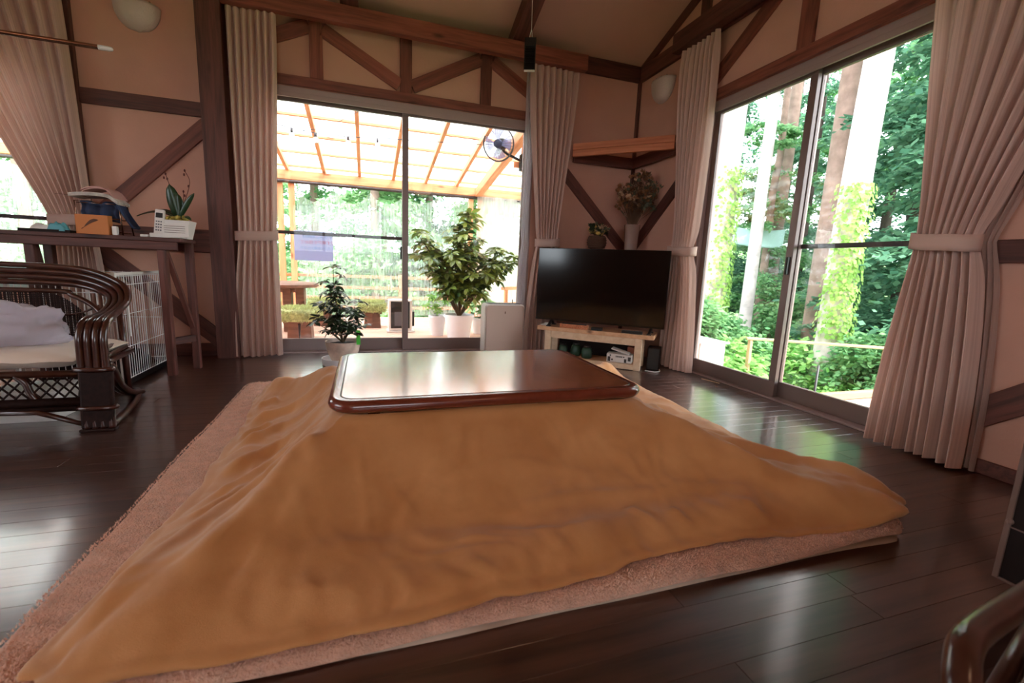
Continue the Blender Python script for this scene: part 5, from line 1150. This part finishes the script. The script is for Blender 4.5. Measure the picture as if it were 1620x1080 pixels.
# terrace furniture
t = thing('terrace_table', 'dark wooden terrace table on a thick trestle', 'table', (-0.95, 5.72, DK))
G().lathe([(0.40, 0), (0.42, 0.01), (0.42, 0.035), (0.40, 0.045)], (-0.95, 5.72, 0.465), 36).obj('table_top', 'dark_table', t, smooth=True, auto=True)
for x in (-0.86, -0.725): G().box(x-0.045, x+0.045, 5.62, 5.80, DK+0.001, 0.465).obj('trestle_leg', 'dark_table', t, bevel=0.006)
G().box(-1.15, -0.70, 5.66, 5.76, 0.40, 0.464).obj('bearer', 'dark_table', t, bevel=0.004)
def stool(c, w, label, seed):
    t = thing('moss_stool', label, 'stool', (c[0], c[1], DK)); r = random.Random(seed)
    for s in (-1, 1): G().add([(c[0]+s*w*0.30+a*0.045*k, c[1]+b*0.10*k, z) for z, k in ((DK+0.001, 1.25), (0.16, 1.0)) for a, b in ((-1, -1), (1, -1), (1, 1), (-1, 1))], [(3, 2, 1, 0), (4, 5, 6, 7)]+[(i, (i+1) % 4, 4+(i+1) % 4, 4+i) for i in range(4)]).obj('leg', 'dark_table', t)
    G().box(c[0]-w*0.75, c[0]+w*0.75, c[1]-0.12, c[1]+0.12, 0.13, 0.16).obj('seat_board', 'dark_table', t)
    g = G().lathe([(w*0.85, 0.0), (w, 0.03), (w*1.02, 0.08), (w*0.95, 0.12), (w*0.7, 0.135), (0.001, 0.14)], (c[0], c[1], 0.15), 30); g.obj('cushion', 'moss', t, smooth=True)
    f = G()
    for _ in range(2600):
        a = r.uniform(0, 2*pi); q = r.random(); 
        if q < 0.55: rr = w*sqrt(r.random()); p = Vector((c[0]+rr*cos(a), c[1]+rr*sin(a), 0.278)); d = Vector((r.gauss(0, .5), r.gauss(0, .5), 1)).normalized()
        else: p = Vector((c[0]+w*cos(a), c[1]+w*sin(a), r.uniform(0.15, 0.27))); d = Vector((cos(a), sin(a), r.uniform(-0.9, 0.3))).normalized()
        s = d.cross(Vector((r.gauss(0, 1), r.gauss(0, 1), r.gauss(0, 1)))).normalized()*0.005; L = r.uniform(0.02, 0.04); f.add([p-s, p+s, p+d*L], [(0, 1, 2)])
    f.obj('shaggy_fibres', 'moss_fibre', t, kind='stuff')
stool((-0.66, 5.12), 0.20, 'wooden stool with a shaggy moss green cushion nearest the curtain', 1)
stool((0.07, 6.02), 0.155, 'moss green cushioned stool behind the small potted plant at its right', 2)
stool((-0.53, 6.22), 0.165, 'moss green cushioned stool beyond the terrace table', 3)
t = thing('heater', 'black and white box heater standing on the terrace deck', 'heater', (0.39, 5.58, DK))
G().box(0.25, 0.53, 5.54, 5.70, DK+0.02, 0.345).obj('heater_body', 'white_plastic', t, bevel=0.012); fg = G().box(0.277, 0.50, 5.533, 5.5399, 0.0, 0.325).obj('front_glass', 'black_plastic', t, bevel=0.003)
G().box(0.235, 0.56, 5.52, 5.72, DK+0.0005, DK+0.0195).obj('base', 'white_plastic', t, bevel=0.004); G().box(0.5305, 0.56, 5.58, 5.68, 0.02, 0.20).obj('side_pack', 'black_plastic', t, bevel=0.006)
G().box(0.32, 0.455, 5.5315, 5.5329, 0.03, 0.20).obj('mesh_grille', 'grey_plastic', fg); G().box(0.41, 0.46, 5.5315, 5.5329, 0.275, 0.285).obj('badge', 'white_plastic', fg)
def pot(c, r0, r1, h, z, name, label, cat='pot'):
    t = thing(name, label, cat, (c[0], c[1], z))
    pb_ = G().lathe([(r0, 0), (r0*1.02, 0.004), (r1*0.97, h*0.88), (r1*0.98, h*0.885), (r1*1.06, h*0.89), (r1*1.07, h), (r1*0.97, h), (r1*0.93, h*0.86), (0.001, h*0.86)], (c[0], c[1], z), 30).obj('pot', 'white_pot', t, smooth=True, auto=True)
    G().lathe([(r1*0.92, 0), (0.001, 0.01)], (c[0], c[1], z+h*0.862), 20).obj('soil', 'soil', pb_); return t
pm2 = [palmate(10+i, 0.125, 0.052, 8, 'leaf_schefflera') for i in range(4)]
t = pot((1.02, 5.10), 0.125, 0.165, 0.275, DK+0.0005, 'schefflera_in_white_pot', 'large bushy schefflera in a white pot on the terrace', 'plant')
r = random.Random(31); br = [(1.09, 5.05, 1.36), (1.00, 5.12, 1.22), (1.18, 5.1, 1.05), (0.52, 5.05, 1.13), (0.62, 5.1, 1.00), (0.55, 5.0, 0.86), (0.72, 5.15, 0.92), (0.78, 5.0, 0.78), (1.48, 5.1, 0.98), (1.62, 5.05, 0.90), (1.72, 5.15, 0.84), (1.38, 5.0, 0.82), (1.50, 5.15, 0.70), (1.28, 4.98, 0.68), (0.90, 4.98, 0.90), (1.05, 4.95, 0.84), (1.12, 4.95, 0.66), (0.82, 4.95, 0.60), (1.22, 5.2, 0.90), (0.95, 5.22, 1.05), (0.68, 5.0, 0.68), (1.00, 4.94, 0.50), (1.18, 4.94, 0.50)]
shrub(t, (1.02, 5.10, 0.19), br, 33, pm2, 'stem', size=(0.85, 1.25), step=0.10, rad=0.009, petiole=0.10)
pm3 = [palmate(20+i, 0.07, 0.03, 7, 'leaf_bush') for i in range(2)]
t = pot((0.80, 5.30), 0.07, 0.10, 0.24, DK+0.0005, 'small_potted_plant', 'small light green plant in a slim white pot beside the schefflera', 'plant')
shrub(t, (0.80, 5.30, 0.16), [(0.70, 5.25, 0.42), (0.80, 5.25, 0.45), (0.66, 5.3, 0.30), (0.88, 5.24, 0.36), (0.74, 5.22, 0.28)], 35, pm3, 'green_stem', size=(0.8, 1.1), step=0.07, rad=0.003, petiole=0.04)
pm4 = [palmate(24+i, 0.10, 0.07, 5, 'leaf_pale') for i in range(2)]
t = pot((1.34, 5.42), 0.07, 0.10, 0.20, DK+0.0005, 'round_leaf_plant', 'blue green broad leaved plant in a white pot at the right of the schefflera', 'plant')
shrub(t, (1.34, 5.42, 0.12), [(1.36, 5.38, 0.48), (1.44, 5.4, 0.35), (1.30, 5.4, 0.30), (1.50, 5.38, 0.22), (1.40, 5.34, 0.20)], 36, pm4, 'green_stem', size=(0.9, 1.3), step=0.10, rad=0.004, petiole=0.05)
t = thing('terrace_chair', 'brown wooden chair standing on the terrace behind the air purifier', 'chair', (1.88, 5.62, DK))
for x, y in ((1.72, 5.55), (1.95, 5.72)): timber('back_post', (x, y, DK+0.001), (x, y, 0.50), 0.07, 0.035, 'cedar', t, up=(1, 0, 0))
timber('top_rail', (1.66, 5.51, 0.515), (2.02, 5.77, 0.515), 0.05, 0.04, 'cedar', t)
for z in (0.15, 0.3): timber('back_slat', (1.74, 5.565, z), (1.93, 5.705, z), 0.02, 0.06, 'cedar', t)
timber('seat', (1.74, 5.30, 0.22), (2.06, 5.53, 0.22), 0.32, 0.03, 'cedar', t)
for x, y in ((1.80, 5.24), (2.08, 5.44)): timber('front_leg', (x, y, DK+0.001), (x, y, 0.205), 0.05, 0.035, 'cedar', t, up=(1, 0, 0))
t = thing('covered_bench', 'bench covered by a pale blue sheet outside the far left window', 'bench', (-2.6, 4.75, DK))
G().box(-3.4, -2.05, 4.5, 4.95, DK+0.001, 0.55).obj('bench_box', 'deck', t)
g = G().grid(40, 24, lambda i, j: (-3.45+1.45*i/39, 4.46+0.53*j/23, 0.60+0.10*noise.noise(Vector((i*0.12, j*0.15, 3)))+0.03*noise.noise(Vector((i*0.4, j*0.4, 1)))-0.25*max(0, abs(j/11.5-1)-0.9)*10*0.5)); g.obj('sheet', 'cloth_and_reflection', t, smooth=True, solid=0.006)

# ================================================================== FOREST
def ground():
    n = 70
    def pt(i, j):
        x = -30+75*i/(n-1); y = -25+75*j/(n-1); d = max(0, sqrt(max(0, x-2.7)**2+max(0, y-7.2)**2+max(0, -5-x)**2)-1.0)
        inside = 1 if (XL-0.6 < x < XR+0.3 and YR-0.6 < y < 7.3) else 0
        return (x, y, -0.75-0.35*(1-exp(-d*0.4))+0.0022*max(0, d-6)**2*1.0+0.25*noise.noise(Vector((x*0.3, y*0.3, 0)))*(1 if d > 0.5 else 0))
    return struct(G().grid(n, n, pt).obj('ground', 'ground_green', smooth=True), 'green forest floor outside')
ground()
def foliage_mesh(seed, nb, z0, z1, rlow, rtop, leaf, per, mat, droop=0.35, flat=0.6):
    r = random.Random(seed); g = G(); V = []; F = []
    for b in range(nb):
        q = r.random()**2.3; z = z0+(z1-z0)*q; a = r.uniform(0, 2*pi); L = (rlow+(rtop-rlow)*q)*r.uniform(0.6, 1.15); d = Vector((cos(a), sin(a), 0)); s = Vector((-sin(a), cos(a), 0))
        for k in range(per):
            f = r.random()**0.6; p = d*L*f+s*r.gauss(0, 0.22)*L*f*0.9+Vector((0, 0, z+0.12*L*f-droop*L*f*f+r.gauss(0, 0.05)))
            dd = (d*r.uniform(0.3, 1)+s*r.uniform(-1, 1)+Vector((0, 0, r.uniform(-0.7, 0.25)))).normalized(); nn = Vector((r.gauss(0, 1-flat), r.gauss(0, 1-flat), 1)); ss = dd.cross(nn).normalized(); l = leaf*r.uniform(0.6, 1.5); w = l*0.32
            i = len(V); V += [p, p+dd*l*0.5+ss*w, p+dd*l, p+dd*l*0.5-ss*w]; F.append((i, i+1, i+2, i+3))
    g.V = V; g.F = F; return g.mesh('foliage', mat)
FA = [foliage_mesh(1, 100, 0.4, 8.0, 1.5, 0.9, 0.10, 280, 'leaf_cypress'), foliage_mesh(2, 85, 0.8, 8.0, 1.6, 1.0, 0.105, 280, 'leaf_cypress_dark'), foliage_mesh(3, 80, 2.0, 8.5, 1.7, 1.0, 0.10, 230, 'leaf_cypress_dark'), foliage_mesh(4, 120, 0.2, 7.0, 1.5, 0.9, 0.11, 260, 'leaf_pale')]
BU = [foliage_mesh(11, 46, 0.05, 0.75, 0.75, 0.5, 0.06, 330, 'leaf_bush', 0.25, 0.4), foliage_mesh(12, 46, 0.05, 1.1, 0.7, 0.5, 0.055, 340, 'leaf_cypress', 0.3, 0.4)]
def trunk_mesh(r, h, seed, mat):
    rr = random.Random(seed); pts = []; R = []
    for i in range(14): u = i/13; pts.append((0.05*rr.uniform(-1, 1)*u, 0.05*rr.uniform(-1, 1)*u, h*u)); R.append(r*(1-0.55*u)*(1.25 if i == 0 else 1))
    return pts, R
def tree(loc, r, h, label, bark, fol=None, fz=0.0, fs=1.0, rot=0.0, ivy=None, seed=0, group=None, name='forest_tree'):
    t = thing(name, label, 'tree', loc, group=group); pts, R = trunk_mesh(r, h, seed, bark)
    G().tube([Vector(p)+Vector(loc) for p in pts], R, 14).obj('trunk', bark, t, smooth=True)
    if fol is not None:
        o = bpy.data.objects.new('foliage', FA[fol]); col.objects.link(o); o['kind'] = 'stuff'; o.location = (0, 0, fz); o.scale = (fs, fs, fs); o.rotation_euler = (0, 0, rot); o.parent = t
    if ivy:
        z0, z1, n, face = ivy; rr = random.Random(seed+7); V = []; F = []
        for _ in range(n):
            z = z0+(z1-z0)*rr.random()**1.1; a = face+rr.gauss(0, 0.7); d = Vector((cos(a), sin(a), 0)); p = Vector((loc[0], loc[1], z))+d*(r*1.02+rr.uniform(0, 0.03)); s = Vector((-sin(a), cos(a), 0)); up = (Vector((0, 0, -1))+s*rr.uniform(-0.8, 0.8)+d*0.4).normalized(); sd = up.cross(d).normalized(); l = rr.uniform(0.035, 0.07)
            i = len(V); V += [p, p+up*l*0.5+sd*l*0.45, p+up*l, p+up*l*0.5-sd*l*0.45]; F.append((i, i+1, i+2, i+3))
        G().add(V, F).obj('ivy', 'leaf_ivy', t, kind='stuff')
    return t
fa = -2.3
tree((5.03, 5.57, -1.3), 0.20, 12, 'thick pale trunk wrapped in ivy at the left of the forest window', 'bark_pale', 2, 5.0, 0.9, 0.3, ivy=(-1.0, 2.35, 1500, fa+0.9), seed=1)
tree((6.44, 6.28, -1.3), 0.115, 12, 'slender white trunk standing clear in the left forest pane', 'bark_pale', 2, 5.4, 0.8, 1.3, ivy=(-1.0, -0.3, 260, fa), seed=2)
tree((8.9, 8.1, -1.3), 0.15, 13, 'brown trunk just behind the slender white one', 'bark_brown', None, seed=3)
tree((10.0, 8.35, -1.3), 0.10, 13, 'thin dark trunk near the middle mullion of the forest window', 'bark_dark', 2, 0.5, 0.7, 0.5, seed=4)
tree((5.66, 4.12, -1.3), 0.185, 12, 'thick pale ivy trunk in the middle of the right forest pane', 'bark_pale', 2, 5.0, 0.8, 3.1, ivy=(0.1, 1.95, 900, fa+0.1), seed=5)
tree((6.75, 5.22, -1.3), 0.17, 13, 'greyish brown trunk immediately left of the right ivy trunk', 'bark_brown', 2, 5.0, 0.9, 4.0, seed=6)
tree((7.4, 4.2, -1.4), 0.11, 11, 'dark evergreen filling the right side of the forest window', 'bark_dark', 1, 0.2, 1.0, 1.0, seed=7)
tree((7.2, 3.4, -1.4), 0.11, 11, 'evergreen half hidden by the large right curtain', 'bark_dark', 1, 0.0, 1.0, 2.6, seed=8)
tree((9.2, 5.6, -1.4), 0.12, 12, 'dense evergreen behind the right ivy trunk', 'bark_dark', 1, 0.0, 1.1, 5.0, seed=9)
tree((7.9, 7.4, -1.4), 0.09, 10, 'light green cypress between the pale trunks', 'bark_brown', 0, -0.6, 0.75, 0.0, seed=10)
rr = random.Random(77); k = 0
for (x, y, fz, fs) in ((9.3, 10.9, -0.6, 0.9), (8.3, 8.9, 0.4, 0.75), (11.4, 10.2, -0.4, 0.95)):
    tree((x, y, -1.2), 0.07, 11, 'background evergreen deep in the forest beyond the right window', 'bark_dark', 2, fz, fs, x, seed=int(x*10), group='background evergreens on the right')
for (x, y) in ((11, 6.2), (12.5, 8.2), (13.5, 10.5), (14.5, 7.2), (12.2, 5.2)):
    tree((x, y, -1.2), 0.13, 13, 'background evergreen deep in the forest beyond the right window', 'bark_dark', (0, 1, 0, 3)[k % 4], rr.uniform(-0.4, 0.5), rr.uniform(0.9, 1.25), rr.uniform(0, 6), seed=20+k, group='background evergreens on the right'); k += 1
for (x, y) in ((-7.5, 11), (-5.6, 10.2), (-4.2, 12), (-2.6, 10.5), (-1.2, 12.5), (0.2, 10.8), (1.6, 12.2), (2.9, 10.6), (4.3, 12.4), (5.2, 9.4), (-9, 13.5), (3.4, 15), (0.6, 16), (-3.2, 16)):
    tree((x, y, -1.2), 0.12, 12, 'hazy green tree beyond the terrace vinyl', 'bark_brown', (3, 0, 3, 1)[k % 4], rr.uniform(-0.5, 0.2), rr.uniform(0.85, 1.15), rr.uniform(0, 6), seed=60+k, group='trees beyond the terrace'); k += 1
def bush(loc, v, s, label, group): 
    o = bpy.data.objects.new('forest_bush', BU[v]); col.objects.link(o); o.location = loc; o.scale = (s, s, s); o.rotation_euler = (0, 0, loc[0]*7); tag(o, label, 'bush', group, None); return o
for i, (x, y) in enumerate(((5.0, 4.6), (4.7, 5.0), (6.0, 4.6), (6.6, 3.5), (5.9, 5.5), (4.4, 5.6), (6.9, 6.4), (7.4, 5.3), (4.2, 4.6), (6.2, 6.9), (5.4, 6.4), (7.9, 6.6), (5.4, 3.95), (6.0, 3.7))):
    bush((x, y, -1.2), i % 2, 1.0+0.25*((i*7) % 3), 'leafy green bush at the foot of the trees outside the forest window', 'bushes outside the forest window')
for i, (x, y) in enumerate(((-4.5, 8.4), (-3.2, 8.2), (-2.0, 8.6), (-0.8, 8.3), (0.4, 8.5), (1.6, 8.3), (2.7, 8.5), (3.6, 8.0))):
    bush((x, y, -1.1), i % 2, 1.3, 'leafy green bush below the terrace railing', 'bushes beyond the terrace')
# deck, railing, condenser outside the forest window; sheet imitating a reflection in its glass
dk2 = struct(G().box(2.70, 4.7, -0.6, 2.64, -0.34, -0.231).obj('side_deck', 'beam_dark'), 'small wooden deck outside the forest window')
x = 2.71
while x < 4.6:
    timber('deck_board', (x+0.05, -0.6, -0.215), (x+0.05, 2.64, -0.215), 0.105, 0.029, 'deck', dk2, bevel=0.0); x += 0.112
for x in (2.8, 4.6): timber('deck_post', (x, 2.5, -1.25), (x, 2.5, -0.34), 0.09, 0.09, 'beam_dark', dk2, up=(1, 0, 0))
o = timber('kerb_timber', (2.75, 2.62, -0.165), (4.72, 2.62, -0.165), 0.05, 0.06, 'railing'); tag(o, 'low timber kerb along the edge of the small side deck', 'kerb')
t = thing('forest_railing', 'thin wooden railing standing in front of the forest trunks', 'railing', (4.9, 3.6, -1.3))
timber('top_rail', (4.16, 4.0, 0.095), (6.4, 2.65, 0.095), 0.045, 0.028, 'railing', t)
for p in ((4.20, 3.98), (5.35, 3.285), (6.3, 2.71)): timber('railing_post', (p[0], p[1], -1.3), (p[0], p[1], 0.078), 0.04, 0.04, 'railing', t, up=(1, 0, 0))
o = G().tube([(3.95, 2.95, -1.2), (3.95, 2.95, 0.02)], 0.011, 8).obj('garden_stake', 'black_plastic', smooth=True); tag(o, 'thin black stake standing outside the forest window', 'stake')
t = thing('condenser_unit', 'white outdoor air conditioner condenser beside the forest window', 'condenser', (3.2, 3.85, -0.52))
G().box(3.05, 3.35, 3.46, 4.22, -0.47, 0.14).obj('housing', 'ac_white', t, bevel=0.012); G().box(3.044, 3.0505, 3.58, 4.16, -0.42, 0.085).obj('fan_recess', 'ac_dark', t)
for k in range(9): G().box(3.036, 3.0438, 3.58, 4.16, -0.40+k*0.056, -0.393+k*0.056).obj('grille_bar', 'ac_white', t)
for yy in (3.72, 3.87, 4.02): G().box(3.030, 3.0358, yy, yy+0.006, -0.42, 0.085).obj('grille_bar', 'ac_white', t)
G().box(3.03, 3.37, 3.43, 4.25, 0.1405, 0.155).obj('lid', 'ac_white', t, bevel=0.004); [G().box(3.0, 3.4, a, a+0.1, -0.52, -0.4705).obj('foot', 'concrete', t) for a in (3.5, 4.08)]
o = G().box(2.70, 3.6, 3.2, 4.5, -1.2, -0.5205).obj('concrete_pad', 'concrete'); struct(o, 'concrete pad under the condenser')
g = G().grid(24, 12, lambda i, j: (Vector((7.10, 7.44, 1.77)).lerp(Vector((8.05, 7.13, 1.76)), i/23)).lerp(Vector((7.0, 7.41, 1.44)).lerp(Vector((7.98, 7.09, 1.38)), i/23), j/11)+Vector((0, 0, -0.05*sin(pi*i/23)*(1-j/22))))
tag(g.obj('reflection_sheet', 'cloth_and_reflection', smooth=True, solid=0.004), 'pale blue sheet imitating a reflection in the forest window glass', 'reflection_sheet')  # added sheet standing in for a pale reflection on the glass
